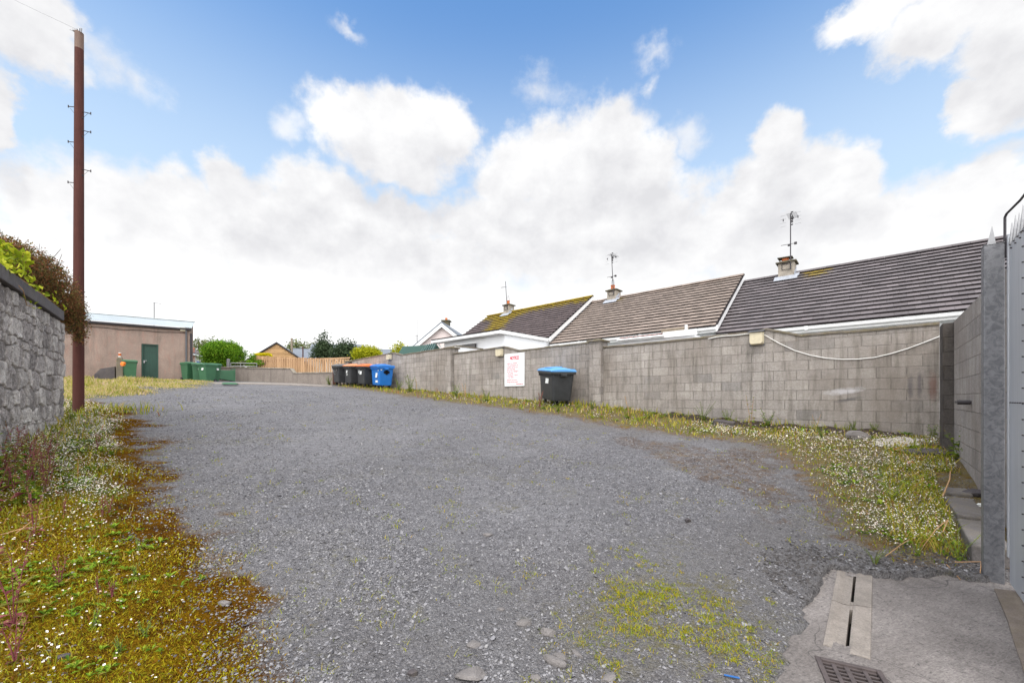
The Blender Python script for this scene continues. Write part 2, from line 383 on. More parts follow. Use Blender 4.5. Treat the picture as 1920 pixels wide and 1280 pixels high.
M['leaf_dock'] = leafmat('dock_leaf', [(0, (.20, .045, .07)), (.4, (.30, .10, .10)), (.55, (.20, .20, .035)), (.8, (.28, .32, .06)), (1, (.40, .26, .12))])
M['stem_red'] = plain('red_stem', (.22, .06, .07), .6, .3, .3)
M['stem_green'] = plain('green_stem', (.14, .16, .05), .6, .3, .3)
M['stem_straw'] = plain('straw_stem', (.42, .25, .13), .7, .2, .25)
M['bark'] = plain('bark', (.10, .08, .06), .9, .1, .3, 10, None, .4)
M['grass'] = leafmat('verge_grass', [(0, (.12, .17, .012)), (.35, (.26, .29, .02)), (.65, (.42, .40, .045)), (.85, (.52, .40, .11)), (1, (.34, .13, .05))], .6, .3)
M['drygrass'] = leafmat('dry_grass', [(0, (.17, .25, .02)), (.25, (.34, .36, .05)), (.5, (.52, .42, .13)), (.8, (.62, .46, .26)), (1, (.66, .52, .38))], .65, .3)
M['tuft'] = leafmat('yellow_tuft', [(0, (.17, .24, .01)), (.5, (.34, .36, .014)), (.8, (.44, .36, .02)), (1, (.46, .28, .03))], .6, .3)
M['petal'] = plain('daisy_petal', (.82, .80, .78), .6, .2, .04)
M['petal_pink'] = plain('pink_daisy_petal', (.72, .50, .52), .6, .2, .1)
M['yolk'] = plain('daisy_centre', (.62, .42, .02), .7, .2, .1)
# ------------------------------------------------------------------ the yard surface
L_EDGE = [(440, 1290), (345, 1150), (292, 1040), (268, 960), (252, 890), (243, 840), (252, 795), (222, 770), (170, 758), (122, 752)]
POLY_L = [GP(u, v) for u, v in L_EDGE] + [(-13.5, 10.5), (-14, 0), (-3, -2), (-.9, .6)]
S_EDGE = [(105, 757), (165, 752), (240, 743), (330, 733), (390, 726), (412, 719), (352, 713)]
POLY_S = [GP(u, v) for u, v in S_EDGE] + [(-19.5, 24.4), (-30, 20), (-24, 13)]
R_EDGE = [(628, 725), (700, 735), (760, 744), (850, 756), (940, 767), (1010, 776), (1100, 790), (1200, 808), (1300, 822), (1390, 828), (1440, 842), (1490, 880), (1528, 925),
          (1545, 975), (1575, 1010), (1650, 1035), (1700, 1056), (1760, 1062), (1835, 1070)]
POLY_R = [GP(u, v) for u, v in R_EDGE] + [W(-1.6, 4.7), W(-1.6, 13), W(27, 13)]
A_EDGE = [(1455, 1300), (1478, 1250), (1502, 1190), (1520, 1130), (1530, 1085), (1560, 1066), (1640, 1078), (1700, 1082), (1770, 1078), (1842, 1088), (1900, 1085)]
POLY_A = [GP(u, v) for u, v in A_EDGE] + [(4.6, 2.9), (4.6, .3), (1.2, .3)]
POLY_T = [GP(u, v) for u, v in [(1170, 1080), (1300, 1062), (1420, 1115), (1475, 1190), (1450, 1290), (1150, 1290), (1010, 1210), (960, 1165), (1080, 1135)]]
GR = [GP(1527, 1225), GP(1652, 1262)]                     # back edge of the drain grate
_e = np.array(GR[1]) - np.array(GR[0]); GLEN = float(np.hypot(*_e)); _e /= GLEN; _f = np.array((_e[1], -_e[0]))
GDEP = .42
POLY_G = [tuple(np.array(GR[0]) + _e * a + _f * b) for a, b in ((.012, .012), (GLEN - .012, .012), (GLEN - .012, GDEP - .012), (.012, GDEP - .012))]
CH = [GP(1570, 1070), GP(1636, 1076), GP(1632, 1232), GP(1543, 1208)]   # slot drain outline: far-left, far-right, near-right, near-left

def grid_axis(a, b, fine0, fine1, step, grow=1.12, cap=40):
    xs = list(np.arange(fine0, fine1 + 1e-6, step)); s = step; x = fine1
    while x < b: s = min(cap, s * grow); x += s; xs.append(x)
    s = step; x = fine0; left = []
    while x > a: s = min(cap, s * grow); x -= s; left.append(x)
    return np.array(left[::-1] + xs)
def ground_extra(x, y):
    r = np.hypot(x, y)
    fade = 1 - sstep(9, 22, r)
    e = (fbm(x * 1.3 + 40, y * 1.3 + 11, 4) - .47) * .05 * fade + (fbm(x * 6 + 4, y * 6, 3) - .45) * .014 * fade
    n = (fbm(x * 2.2 + 7, y * 2.2 + 3, 4) - .47)
    vl = np.maximum(sstep(-.1, .35, sdist(POLY_L, x, y) + n * .7), sstep(-.1, .35, sdist(POLY_S, x, y) + n * .7))
    vr = sstep(-.15, .4, sdist(POLY_R, x, y) + n * .5)
    e = e + .05 * np.maximum(vl, vr) * (1 + n)
    da = sdist(POLY_A, x, y) + n * .12 + (fbm(x * 8, y * 8, 3) - .45) * .13
    e = np.where(da > -.03, np.minimum(e, .02), e)
    lip = sstep(2.55, 2.95, y); ed_ = sstep(-.25, -.03, da); e = e * (1 - ed_) + ed_ * (.026 * lip - .009 * (1 - lip))
    e = e - .30 * sstep(.0, .05, da)
    return e, da, n
xs = grid_axis(-420, 420, -4.2, 5.2, .045); ys = grid_axis(-60, 700, 1.3, 6.0, .035, 1.035, 30)
GX, GY = np.meshgrid(xs, ys); gx, gy = GX.ravel(), GY.ravel()
ge, gda, gn = ground_extra(gx, gy)
gzv = gz_np(gx, gy) + ge
n2 = fbm(gx * 5 + 3, gy * 5 + 1, 3) - .45
dl = sdist(POLY_L, gx, gy) + gn * .9 + n2 * .25
ds = sdist(POLY_S, gx, gy) + gn * .9
dr = sdist(POLY_R, gx, gy) + gn * .6 + n2 * .25
verge = np.maximum(np.maximum(sstep(-.05, .45, dl), sstep(-.3, .4, ds)), sstep(-.1, .3, dr))
POLY_M = [GP(u, v) for u, v in [(1130, 812), (1330, 832), (1450, 850), (1535, 940), (1545, 1010), (1440, 985), (1350, 930), (1240, 870)]]
moss = np.maximum(sstep(-.75, .12, dl - n2 * .9), np.maximum(.55 * sstep(-.5, .15, dr), .50 * sstep(-.25, .35, sdist(POLY_M, gx, gy) + gn * 1.2)))
dt = sdist(POLY_T, gx, gy) + gn * .8
sparse = sstep(-.2, .5, dt)
def tracks(x, y):
    pts = np.array([GP(u, v) for u, v in ((1230, 1275), (1060, 1040), (900, 900), (770, 815), (660, 765), (560, 735))]); best = np.full(np.shape(x), 9.)
    for off in (-.85, .85):
        q = pts.copy(); tg = np.gradient(pts, axis=0); tg /= np.linalg.norm(tg, axis=1)[:, None]; q = q + np.stack([-tg[:, 1], tg[:, 0]], 1) * off
        for i in range(len(q) - 1):
            ex, ey = q[i + 1] - q[i]; h = np.clip(((x - q[i, 0]) * ex + (y - q[i, 1]) * ey) / (ex * ex + ey * ey), 0, 1); best = np.minimum(best, np.hypot(x - q[i, 0] - h * ex, y - q[i, 1] - h * ey))
    return sstep(.42, .08, best + (fbm(x * 1.5, y * 1.5, 3) - .47) * .5)
track = tracks(gx, gy)
farm = sstep(26, 40, np.hypot(gx, gy)) + sstep(13, 15, gx * NX + gy * NY)
dirt = np.clip(sstep(-1.4, .1, dr + gn * 1.2) * .9 + sstep(1.0, -.1, np.abs(gda + .1)) * .5 + .75 * sstep(-1.5, .1, dl + gn) + .75 * sstep(-1.3, .1, dt), 0, 1)
nx_ = len(xs); ii = np.arange(len(ys) - 1)[:, None] * nx_ + np.arange(nx_ - 1)[None]
F = np.stack([ii, ii + 1, ii + nx_ + 1, ii + nx_], -1).reshape(-1, 4)

def _ground():
    m = NT('gravel_yard', .8, .35); p = m.pos(); vg = m.att('verge'); ms = m.att('moss'); dt_ = m.att('dirt'); spz = m.att('sparse'); far = m.att('farland')
    pd = m.nd('ShaderNodeVectorMath', {0: p, 1: m.nd('ShaderNodeTexNoise', {'Vector': p, 'Scale': 30.0, 'Detail': 2.0}).outputs['Color']}, operation='ADD').outputs[0]
    a = m.nd('ShaderNodeTexVoronoi', {'Vector': p, 'Scale': 62.0}); b = m.nd('ShaderNodeTexVoronoi', {'Vector': p, 'Scale': 140.0}); c2 = m.nd('ShaderNodeTexVoronoi', {'Vector': p, 'Scale': 21.0})
    big = m.noise(p, .35, 5, .6); mid = m.noise(p, 2.3, 6, .7); fi = m.noise(p, 90, 4, .8)
    st = m.ramp(m.sep(a.outputs['Color'])[0], [(0, (.060, .057, .062)), (.45, (.165, .16, .168)), (.8, (.29, .282, .292)), (1, (.46, .45, .455))])
    s2 = m.ramp(m.sep(b.outputs['Color'])[0], [(0, (.075, .072, .077)), (.6, (.18, .175, .182)), (1, (.34, .332, .34))])
    s3 = m.ramp(m.sep(c2.outputs['Color'])[1], [(0, (.10, .097, .105)), (.7, (.20, .195, .205)), (1, (.34, .33, .34))])
    g = m.mix(m.ramp(m.noise(p, 14, 3), [(.4, 0), (.6, 1)]), st, s2); g = m.mix(m.ramp(m.noise(p, 6, 3), [(.56, 0), (.68, .8)]), g, s3)
    g = m.mix(m.ramp(a.outputs['Distance'], [(.0, 0), (.75, .5)]), g, (.045, .042, .045))
    g = m.mix(m.ramp(mid, [(.35, .5), (.62, 0)]), g, (.095, .09, .092)); g = m.mix(m.ramp(big, [(.45, 0), (.7, .35)]), g, (.26, .253, .258))
    g = m.mix(.6, g, m.ramp(m.noise(p, 13, 6, .8), [(.36, (.30, .30, .30)), (.62, (.80, .80, .80))]), 'OVERLAY'); g = m.mix(1, g, (1.22, 1.22, 1.24), 'MULTIPLY')
    so = m.ramp(m.noise(p, 26, 5, .8), [(.3, (.065, .052, .044)), (.5, (.14, .12, .105)), (.7, (.22, .195, .175))])
    dm = m.math('MULTIPLY', dt_, m.ramp(mid, [(.3, .55), (.65, 1)])); g = m.mix(m.math('MULTIPLY', dm, .8), g, m.mix(.55, so, s2))
    tr = m.math('MULTIPLY', m.att('track'), m.ramp(mid, [(.35, .0), (.65, .5)])); g = m.mix(tr, g, m.mix(.5, s2, m.ramp(fi, [(.3, (.14, .136, .138)), (.7, (.27, .262, .265))])))
    # moss
    mk = m.math('ADD', ms, m.math('MULTIPLY', m.math('SUBTRACT', m.math('ADD', m.math('MULTIPLY', m.noise(p, 6, 6, .75), .55), m.math('MULTIPLY', m.noise(p, 34, 5, .8), .45)), .5), 1.7))
    mkk = m.math('MULTIPLY', m.ramp(mk, [(.38, 0), (.78, 1)]), m.ramp(ms, [(.02, 0), (.2, 1)]))
    mn = m.noise(p, 3.4, 7, .72); mf = m.noise(p, 75, 4, .85)
    mc = m.ramp(m.math('ADD', m.math('MULTIPLY', mn, .75), m.math('MULTIPLY', vg, .15)), [(.24, (.045, .022, .008)), (.36, (.11, .048, .006)), (.48, (.185, .092, .006)), (.60, (.25, .17, .007)), (.72, (.30, .26, .012))])
    mc = m.mix(.85, mc, m.ramp(mf, [(.3, (.15, .15, .15)), (.7, (.82, .82, .82))]), 'OVERLAY'); mc = m.mix(m.ramp(m.noise(p, 11, 5, .8), [(.56, 0), (.70, .8)]), mc, (.035, .024, .016))
    g = m.mix(mkk, g, mc)
    # thin moss film between the stones
    f1 = m.math('MULTIPLY', m.ramp(m.noise(p, 1.1, 6, .75), [(.52, 0), (.66, 1)]), m.ramp(m.noise(p, 18, 5, .8), [(.5, 0), (.62, 1)]))
    g = m.mix(m.math('MULTIPLY', f1, .6), g, (.17, .15, .03))
    f2 = m.math('MULTIPLY', spz, m.ramp(m.noise(p, 9, 6, .8), [(.46, 0), (.62, 1)])); g = m.mix(m.math('MULTIPLY', f2, .7), g, (.15, .125, .02))
    vc = m.ramp(m.noise(p, 9, 6, .8), [(.3, (.085, .06, .012)), (.5, (.19, .155, .018)), (.7, (.30, .26, .04))])
    g = m.mix(m.math('MULTIPLY', m.math('MULTIPLY', vg, vg), .22), g, vc); g = m.mix(far, g, (.085, .095, .06))
    h = m.math('ADD', m.math('MULTIPLY', a.outputs['Distance'], -1.0), m.math('ADD', m.math('MULTIPLY', c2.outputs['Distance'], -.7), m.math('MULTIPLY', b.outputs['Distance'], -.5)))
    h = m.math('ADD', h, m.math('MULTIPLY', mf, .6)); h = m.math('ADD', h, m.math('MULTIPLY', m.noise(p, 32, 5, .8), .9))
    m.set(m.b.inputs['Specular IOR Level'], m.math('MULTIPLY', m.math('SUBTRACT', 1.0, m.math('MAXIMUM', mkk, vg)), .35))
    return m.fin(g, m.ramp(m.sep(a.outputs['Color'])[2], [(0, .55), (1, .9)]), m.bump(h, .95, .022))
M['ground'] = _ground()
tag(mesh_np('ground', np.stack([gx, gy, gzv], 1), F, M['ground'], smooth=True,
            attrs={'verge': verge, 'moss': moss, 'dirt': dirt, 'sparse': sparse, 'track': track, 'farland': np.clip(farm, 0, 1)}), 'grey gravel yard with moss and weeds creeping in from its sides', 'yard', kind='structure')

# concrete apron at the gateway, with real openings for the grate and the slots
def az(x, y): return gz_np(x, y) - .012
axs = np.arange(.9, 4.9, .018); ays = np.arange(.3, 4.2, .018)
AX, AY = np.meshgrid(axs, ays); ax_, ay_ = AX.ravel(), AY.ravel()
ad = sdist(POLY_A, ax_, ay_)
na_ = len(axs); ia = np.arange(len(ays) - 1)[:, None] * na_ + np.arange(na_ - 1)[None]
FA = np.stack([ia, ia + 1, ia + na_ + 1, ia + na_], -1).reshape(-1, 4)
cx, cy = ax_[FA].mean(1), ay_[FA].mean(1)
CHin = [tuple(np.array(c) + (np.mean(CH, 0) - np.array(c)) * .12) for c in CH]
keep = (sdist(POLY_A, cx, cy) > -.17) & (sdist(POLY_G, cx, cy) < 0) & (sdist(CHin, cx, cy) < 0)
FA = FA[keep]; used = np.unique(FA); rm = np.zeros(len(ax_), int); rm[used] = np.arange(len(used))
apz = az(ax_, ay_) + (fbm(ax_ * 9, ay_ * 9, 3) - .45) * .006
def _apron():
    m = NT('brushed_concrete', .85, .3); p = m.pos(); r = m.map(p, (1, 1, 1), rot=(0, 0, -.35)); br = m.noise(m.map(r, (14, 55, 14)), 1.6, 5, .7, 1.2)
    a = m.noise(p, 1.6, 6, .65); f = m.noise(p, 70, 4, .8); b = m.noise(p, 6, 5, .75)
    c = m.ramp(a, [(.32, (.14, .124, .117)), (.55, (.212, .19, .18)), (.75, (.28, .254, .24))])
    c = m.mix(.55, c, m.ramp(br, [(.32, (.2, .2, .2)), (.62, (.72, .72, .72))]), 'OVERLAY'); c = m.mix(.5, c, m.ramp(f, [(.3, (.25, .25, .25)), (.7, (.72, .72, .72))]), 'OVERLAY')
    c = m.mix(m.ramp(m.noise(p, 48, 3, .8), [(.58, 0), (.66, .75)]), c, (.06, .055, .055)); c = m.mix(m.ramp(b, [(.55, 0), (.75, .4)]), c, (.13, .115, .11))
    ck = m.nd('ShaderNodeTexVoronoi', {'Vector': m.nd('ShaderNodeVectorMath', {0: p, 1: m.nd('ShaderNodeTexNoise', {'Vector': p, 'Scale': 2.5}).outputs['Color']}, operation='ADD').outputs[0], 'Scale': .8}, feature='DISTANCE_TO_EDGE').outputs['Distance']
    c = m.mix(m.ramp(ck, [(.0, .8), (.006, 0)]), c, (.05, .045, .045))
    return m.fin(c, None, m.bump(m.math('ADD', br, f), .55, .008))
M['apron'] = _apron()
tag(mesh_np('pavement', np.stack([ax_, ay_, apz], 1)[used], rm[FA], M['apron'], smooth=True), 'brushed concrete apron at the gateway around the drain', 'pavement', kind='structure')

# slot drain: two precast units, each with a narrow open slot between a dished and a flat strip
C0, C1, C2, C3 = [np.array(c) for c in CH]
def chp(s, w):     # s along (0 far .. 1 near), w across (0..1)
    a = C0 + (C3 - C0) * s; b = C1 + (C2 - C1) * s; q = a + (b - a) * w; return q
def chz(q, dz): return Vector((q[0], q[1], float(az(q[0], q[1])) + dz))
dc = (C0 + C1 + C2 + C3) / 4
dr_ = thing('slot_drain', (dc[0], dc[1], float(az(*dc))), 'pale precast slot drain set in the concrete apron', 'drain'); o0 = Vector(dr_.location)
for (s0, s1) in ((0.0, .478), (.486, 1.0)):
    mb = MB(); prof = [(0, .006), (.10, .007), (.27, -.004), (.40, -.006), (.475, -.002)]
    def strip(pr, sa, sb):
        ra = [chz(chp(sa, w), z) - o0 for w, z in pr]; rb = [chz(chp(sb, w), z) - o0 for w, z in pr]
        dn = Vector((0, 0, -.12)); n = len(pr)
        mb.loft([ra + [ra[-1] + dn, ra[0] + dn], rb + [rb[-1] + dn, rb[0] + dn]])
    a, b = s0 + .10 * (s1 - s0), s1 - .08 * (s1 - s0)
    strip(prof, s0, s1); strip([(.548, -.002), (.62, .004), (1.0, .006)], s0, s1)
    strip([(.475, -.002), (.548, -.002)], s0, a); strip([(.475, -.002), (.548, -.002)], b, s1)
    mb.build('drain_unit', M['concrete_pale'], dr_, .003)
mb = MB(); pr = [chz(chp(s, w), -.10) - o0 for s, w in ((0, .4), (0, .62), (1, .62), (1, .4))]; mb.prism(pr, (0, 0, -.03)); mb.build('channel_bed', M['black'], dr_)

# cast-iron grate
gc = np.array(GR[0]) + _e * GLEN / 2 + _f * GDEP / 2
gr_ = thing('drain_grate', (gc[0], gc[1], float(az(*gc))), 'rusty cast iron drain grate in the concrete by the slot drain', 'grate', rz=math.atan2(_e[1], _e[0]))
w2, d2 = GLEN / 2, GDEP / 2      # local y points away from the camera
mb = MB()
for x in (-w2 + .012, w2 - .012): mb.box((x, 0, -.01), (.024, GDEP, .05))
for y in (-d2 + .012, d2 - .012): mb.box((0, y, -.01), (GLEN - .048, .024, .05))
mb.build('frame', M['iron'], gr_, .003)
mb = MB()
cols = [-w2 + .03, -w2 + .085, -.028, w2 - .095, w2 - .03]
ribs = [(-w2 + .075, .02), (-.01, .022), (w2 - .075, .02)]
for x, ww in ribs: mb.box((x, 0, -.0005), (ww, GDEP - .05, .0145))
nb = 11
for k in range(nb + 1):
    y = -d2 + .03 + k * (GDEP - .06) / nb
    mb.box((0, y, -.002), (GLEN - .05, .0125, .012))
mb.build('bars', M['iron'], gr_, .002)
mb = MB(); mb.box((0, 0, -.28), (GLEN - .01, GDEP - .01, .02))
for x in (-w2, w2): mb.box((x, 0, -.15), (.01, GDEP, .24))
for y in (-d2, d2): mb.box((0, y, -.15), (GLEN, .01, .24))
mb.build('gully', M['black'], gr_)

# threshold of rough setts under the gate, kerb at the foot of the return wall
ed_l = [GP(1864, 1103), GP(1876, 1130), GP(1889, 1165), GP(1902, 1205), GP(1914, 1245), GP(1928, 1290), GP(1950, 1380)]
mb = MB(); ra = []
for (x, y) in ed_l:
    t_, p_ = x * DX + y * DY, x * NX + y * NY; q = []
    for k in range(7): xx, yy = W(t_ - k * .07, p_); q.append((xx, yy, gz(xx, yy) + .001 + (.010 if 0 < k < 6 else .0) + rnd.uniform(-.006, .006)))
    xx, yy = W(t_ - .42, p_); ra.append(q + [(xx, yy, gz(xx, yy) - .08), (x, y, gz(x, y) - .08)])
mb.loft(ra); tag(mb.build('threshold_strip', concrete('rough_threshold', (.20, .165, .14), .2, 2.5), None, 0), 'worn rough stone strip under the gate beside the concrete apron', 'threshold')
for i in range(3):
    p0 = 4.86 + i * .93; x, y = W(-.66, p0 + .45); z = EYE - 1.16 + i * .045
    mb = MB(); mb.box((0, 0, -.16), (.22, .905, .32)); k = mb.build('kerb_block', M['kerb'], None, .015, (x, y, z)); k.rotation_euler = (rnd.uniform(-.02, .02), rnd.uniform(-.03, .03), TH + rnd.uniform(-.02, .02))
    tag(k, ['grey kerb block nearest the galvanised gate post, its end exposed', 'middle kerb block along the return wall, half grown over', 'mossy kerb block farthest from the gate post along the return wall'][i], 'kerb', 'kerb blocks along the return wall')

# ------------------------------------------------------------------ walls
def frame(name, t, p, z, label, cat, group=None):
    x, y = W(t, p); return thing(name, (x, y, z), label, cat, group, TH)
WT, BW_ = 11.2, .215
wall = frame('block_wall', 0, WT, 0, 'long stepped grey blockwork wall with piers running beside the yard', 'wall')
def wz(u, v, p=WT): return EYE + (VH - v) / FPX * Y_at(u, p)
T = lambda u: t_at(u, WT)
# sections: outline of (t, z) along the top, going away from the gate corner
secs = [[(-.86, 1.432), (T(1505), 1.425), (T(1437), 1.655), (T(1415), 1.60), (T(1131), 1.575)],
        [(T(1109), 1.775), (T(971), 1.745), (T(945), 1.95), (T(851), 1.90)],
        [(T(838), 2.18), (T(752), 2.125), (T(737), 2.285), (T(660), 2.17)]]
for k, s in enumerate(secs):
    t0, z0 = s[0][0], s[-1][1] + EYE
    mb = MB()
    top = [(-(t - t0), z + EYE - z0) for t, z in s]
    zb = -(s[-1][1] + 1.6)
    ol = [(x, 0, z - .055) for x, z in top] + [(top[-1][0], 0, zb), (top[0][0], 0, zb)]
    mb.prism(ol, (0, BW_, 0)); wm = M['block']
    if k == 0:
        S_ = lambda u, v, ru, rv, tilt, col, st: (t0 - T(u), wz(u, v) - z0, ru * abs(T(u + 5) - T(u - 5)) / 10, rv * Y_at(u, WT) / FPX, tilt, col, st)
        wm = blockwork('weathered_blockwork_marked', (.345, .315, .292), (.215, .205, .20), (.44, .405, .375), off=.06, moss=.75, stains=[
            S_(1582, 733, 46, 7, .12, (.62, .60, .62), .75), S_(1590, 749, 34, 4, .22, (.10, .095, .10), .6), S_(1707, 725, 7, 28, 0, (.12, .11, .12), .6), S_(1724, 722, 6, 34, 0, (.11, .10, .11), .6),
            S_(1749, 725, 11, 34, 0, (.20, .10, .08), .6)])
    sec = mb.build('wall_section', wm, wall, 0, (-t0, 0, z0))
    mb = MB()
    for (xa, za), (xb, zb_) in zip(top[:-1], top[1:]):
        n = max(1, int(abs(xb - xa) / .55))
        for i in range(n):
            f0, f1 = i / n, (i + 1) / n; j = rnd.uniform(-.008, .008)
            a = (xa + (xb - xa) * f0, za + (zb_ - za) * f0 + j); b = (xa + (xb - xa) * f1, za + (zb_ - za) * f1 + j)
            if k == 0 and a[0] < T(1330) * -1 + t0 and a[0] > T(1400) * -1 + t0: continue
            if k == 0 and i == n - 1 and xa == top[0][0]: pass
            yo = -.028 + rnd.uniform(-.006, .006)
            mb.prism([(a[0], yo, a[1] - .055), (b[0], yo, b[1] - .055), (b[0], yo, b[1]), (a[0], yo, a[1])], (0, BW_ + .055, 0))
    mb.build('coping', M['coping'], sec, .008)
for (u, ztop, w) in ((1120, wz(1120, 636), .40), (845, wz(845, 650), .36), (655, wz(655, 676), .36)):
    t = T(u); mb = MB(); mb.box((0, .06, -1.5), (w, .44, 3.0)); pr = mb.build('pier', M['block'], wall, .006, (-t, 0, ztop - .09))
    mb = MB(); mb.box((0, .06, .03), (w + .12, .56, .06)); mb.add([(-w / 2 - .05, -.21, .06), (w / 2 + .05, -.21, .06), (w / 2 + .05, .33, .06), (-w / 2 - .05, .33, .06), (0, .06, .12)], [(0, 1, 4), (1, 2, 4), (2, 3, 4), (3, 0, 4)])
    mb.build('pier_cap', M['coping'], pr, .01)

# scuffs and paint marks that stay on the wall
ret = frame('return_wall', -.86, 9.4, 0, 'grey blockwork wall with a strip of spikes running from the corner to the gate post', 'wall')
zr = EYE + 1.17
mb = MB(); mb.box((.1075, -1.3 - .0, -1.5), (.215, 5.8, 3.0)); mb.build('wall_section', M['block_dark'], ret, 0, (0, 0, zr))
mb = MB(); mb.box((-.06, .02, -1.3), (.12, .42, 2.6)); mb.build('pier', M['pier_dark'], ret, .006, (0, 0.0, zr - .01))
mb = MB()
for i in range(150):
    y = -4.15 + i * .035
    for x in (.06, .155): mb.cyl((x, y, .002), (x + rnd.uniform(-.008, .008), y, .062), .004, .0012, 4)
mb.box((.1075, -1.53, .004), (.12, 5.3, .008)); sp = mb.build('spike_strip', plain('clear_plastic', (.55, .60, .68), .3, .5, .05), ret, 0, (0, 0, zr)); sp['label'] = 'strip of pale plastic anti-climb spikes'
zk = EYE + (VH - 754) / FPX * 5.1
mb = MB(); mb.box((-.045, 0, 0), (.09, .035, .035)); mb.box((-.085, .26, 0), (.02, .5, .032)); mb.cyl((-.01, .0, 0), (-.12, .0, 0), .03, seg=10)
mb.build('latch_bracket', M['darksteel'], ret, .003, (0, 7.62 - 9.4, zk))

# gate post and leaf
gp = frame('gate_post', -.625, 4.61, 0, 'mottled galvanised steel gate post with one spike on top', 'gate post')
zt, zb = EYE + 1.118, EYE - 1.36
mb = MB(); mb.box((0, 0, (zt + zb) / 2 - .1), (.102, .102, zt - zb + .2)); mb.build('post', M['galv'], gp, .006)
mb = MB(); mb.box((0, 0, 0), (.105, .105, .006)); mb.build('post_cap', M['galv'], gp, .002, (0, 0, zt + .003))
mb = MB(); mb.add([(-.022, 0, 0), (.022, 0, 0), (.022, .004, 0), (-.022, .004, 0), (.004, .002, .135), (.002, .002, .135)], [(0, 1, 4, 5), (1, 2, 4), (2, 3, 5, 4), (3, 0, 5), (0, 3, 2, 1)]); mb.build('spike', M['steel'], gp, 0, (-.01, -.03, zt + .006))
mb = MB(); mb.tube([(.052, -.04, zt - .1), (.052, -.04, zt + .185), (.058, -.055, zt + .205), (.08, -.30, zt + .207), (.10, -1.5, zt + .21)], .0075, 8); mb.build('guide_bar', M['darksteel'], gp)
mb = MB(); mb.box((.066, -.03, zt - .035), (.026, .05, .14)); mb.build('guide_block', M['darksteel'], gp, .004)
gt = frame('metal_gate', -.68, 4.45, 0, 'grey sheet metal gate leaf with a row of spikes standing open beside its post', 'gate')
zt2, zb2 = EYE + 1.085, EYE - 1.30
mb = MB(); mb.box((.004, -.85, (zt2 + zb2) / 2), (.003, 1.72, zt2 - zb2)); mb.build('panel', M['sheet'], gt)
mb = MB()
for y in (-.03, -.9, -1.66): mb.box((.036, y, (zt2 + zb2) / 2), (.05, .05, zt2 - zb2))
for z in (zt2 - .03, EYE - .03, zb2 + .03): mb.box((.036, -.85, z), (.048, 1.6, .05))
mb.build('frame', M['galv'], gt, .004)
mb = MB(); mb.box((.02, .035, (zt2 + zb2) / 2 + .12), (.05, .03, zt2 - zb2 - .1)); mb.build('edge_channel', M['sheet'], gt, .004)
for i in range(17):
    y = -.02 - i * .0975; h = .155 + .018 * (i % 2)
    mb = MB(); mb.add([(-.014, -.020, 0), (-.014, .020, 0), (-.001, .002, h), (-.001, -.002, h), (.014, -.020, 0), (.014, .020, 0), (.001, .002, h), (.001, -.002, h)], [(0, 3, 2, 1), (4, 5, 6, 7), (0, 1, 5, 4), (1, 2, 6, 5), (2, 3, 7, 6), (3, 0, 4, 7)])
    mb.build('spike', M['steel'], gt, 0, (.008, y, zt2 - .02))
mb = MB()
for k in range(26): mb.cyl((.004, -.03 - k * .065, EYE - .035), (-.006, -.03 - k * .065, EYE - .035), .0055, .004, 6)
for k in range(24): mb.cyl((.004, -.36, zb2 + .06 + k * .10), (-.006, -.36, zb2 + .06 + k * .10), .0055, .004, 6)
for k in range(14): mb.cyl((.004, -.05 - k * .12, zt2 - .05), (-.006, -.05 - k * .12, zt2 - .05), .0055, .004, 6)
rv = mb.build('rivets', M['darksteel'], gt); rv['kind'] = 'stuff'

# ------------------------------------------------------------------ rubble stone wall with coping
SA = np.array(((118 - UC) / 95.0 * 1.0, FPX / 95.0)); SA = np.array(((118 - UC) / 95.0, 8.0)); SB = np.array((-6.54, 5.18))
sd = (SB - SA); sd /= np.hypot(*sd); sn = np.array((sd[1], -sd[0]))        # sd towards the camera, sn away from the yard
if sn @ (-SA) > 0: sn = -sn
stw = thing('stone_wall', (SA[0], SA[1], EYE + 1.46), 'old grey rubble limestone wall with a flat concrete coping', 'wall', rz=math.atan2(sd[1], sd[0]))
SL, SH = 6.6, 2.75      # local x towards the camera; yard side at local -y or +y
ysg = 1 if (np.array((-math.sin(stw.rotation_euler[2]), math.cos(stw.rotation_euler[2]))) @ sn) > 0 else -1
sx = np.arange(0, SL + .01, .018); sz = np.arange(-SH, .001, .018)
X_, Z_ = np.meshgrid(sx, sz); x_, z_ = X_.ravel(), Z_.ravel()
def rubble(x, z):
    x = x + (fbm(x * 5, z * 5, 4) - .45) * .20; z = z + (fbm(x * 3 + 9, z * 3 + 4, 3) - .45) * .12
    rows = [0]; r2 = random.Random(5)
    while rows[-1] > -SH - .6: rows.append(rows[-1] - r2.choice((.06, .09, .13, .17, .22, .28)))
    pts = []
    for a, b in zip(rows[:-1], rows[1:]):
        h = a - b; q = -.4
        while q < SL + .5:
            w = h * r2.uniform(.6, 2.1) + .03; pts.append((q + w / 2, (a + b) / 2 + r2.uniform(-.2, .2) * h, w, h)); q += w
    F1 = np.full(x.shape, 9.); F2 = np.full(x.shape, 9.); K = np.zeros(x.shape)
    for i, (px, pz, w, h) in enumerate(pts):
        j = np.where((np.abs(x - px) < w * 1.4 + .1) & (np.abs(z - pz) < h * 1.4 + .1))[0]
        if not len(j): continue
        d = (np.abs((x[j] - px) / w) ** 2.6 + np.abs((z[j] - pz) / h) ** 2.6) ** (1 / 2.6)
        n1 = d < F1[j]; F2[j] = np.where(n1, F1[j], np.minimum(F2[j], d)); F1[j] = np.where(n1, d, F1[j]); K[j] = np.where(n1, (i * .618034) % 1, K[j])
    return F2 - F1, K
ed, kk = rubble(x_, z_)
jt = 1 - sstep(.03, .17, ed)
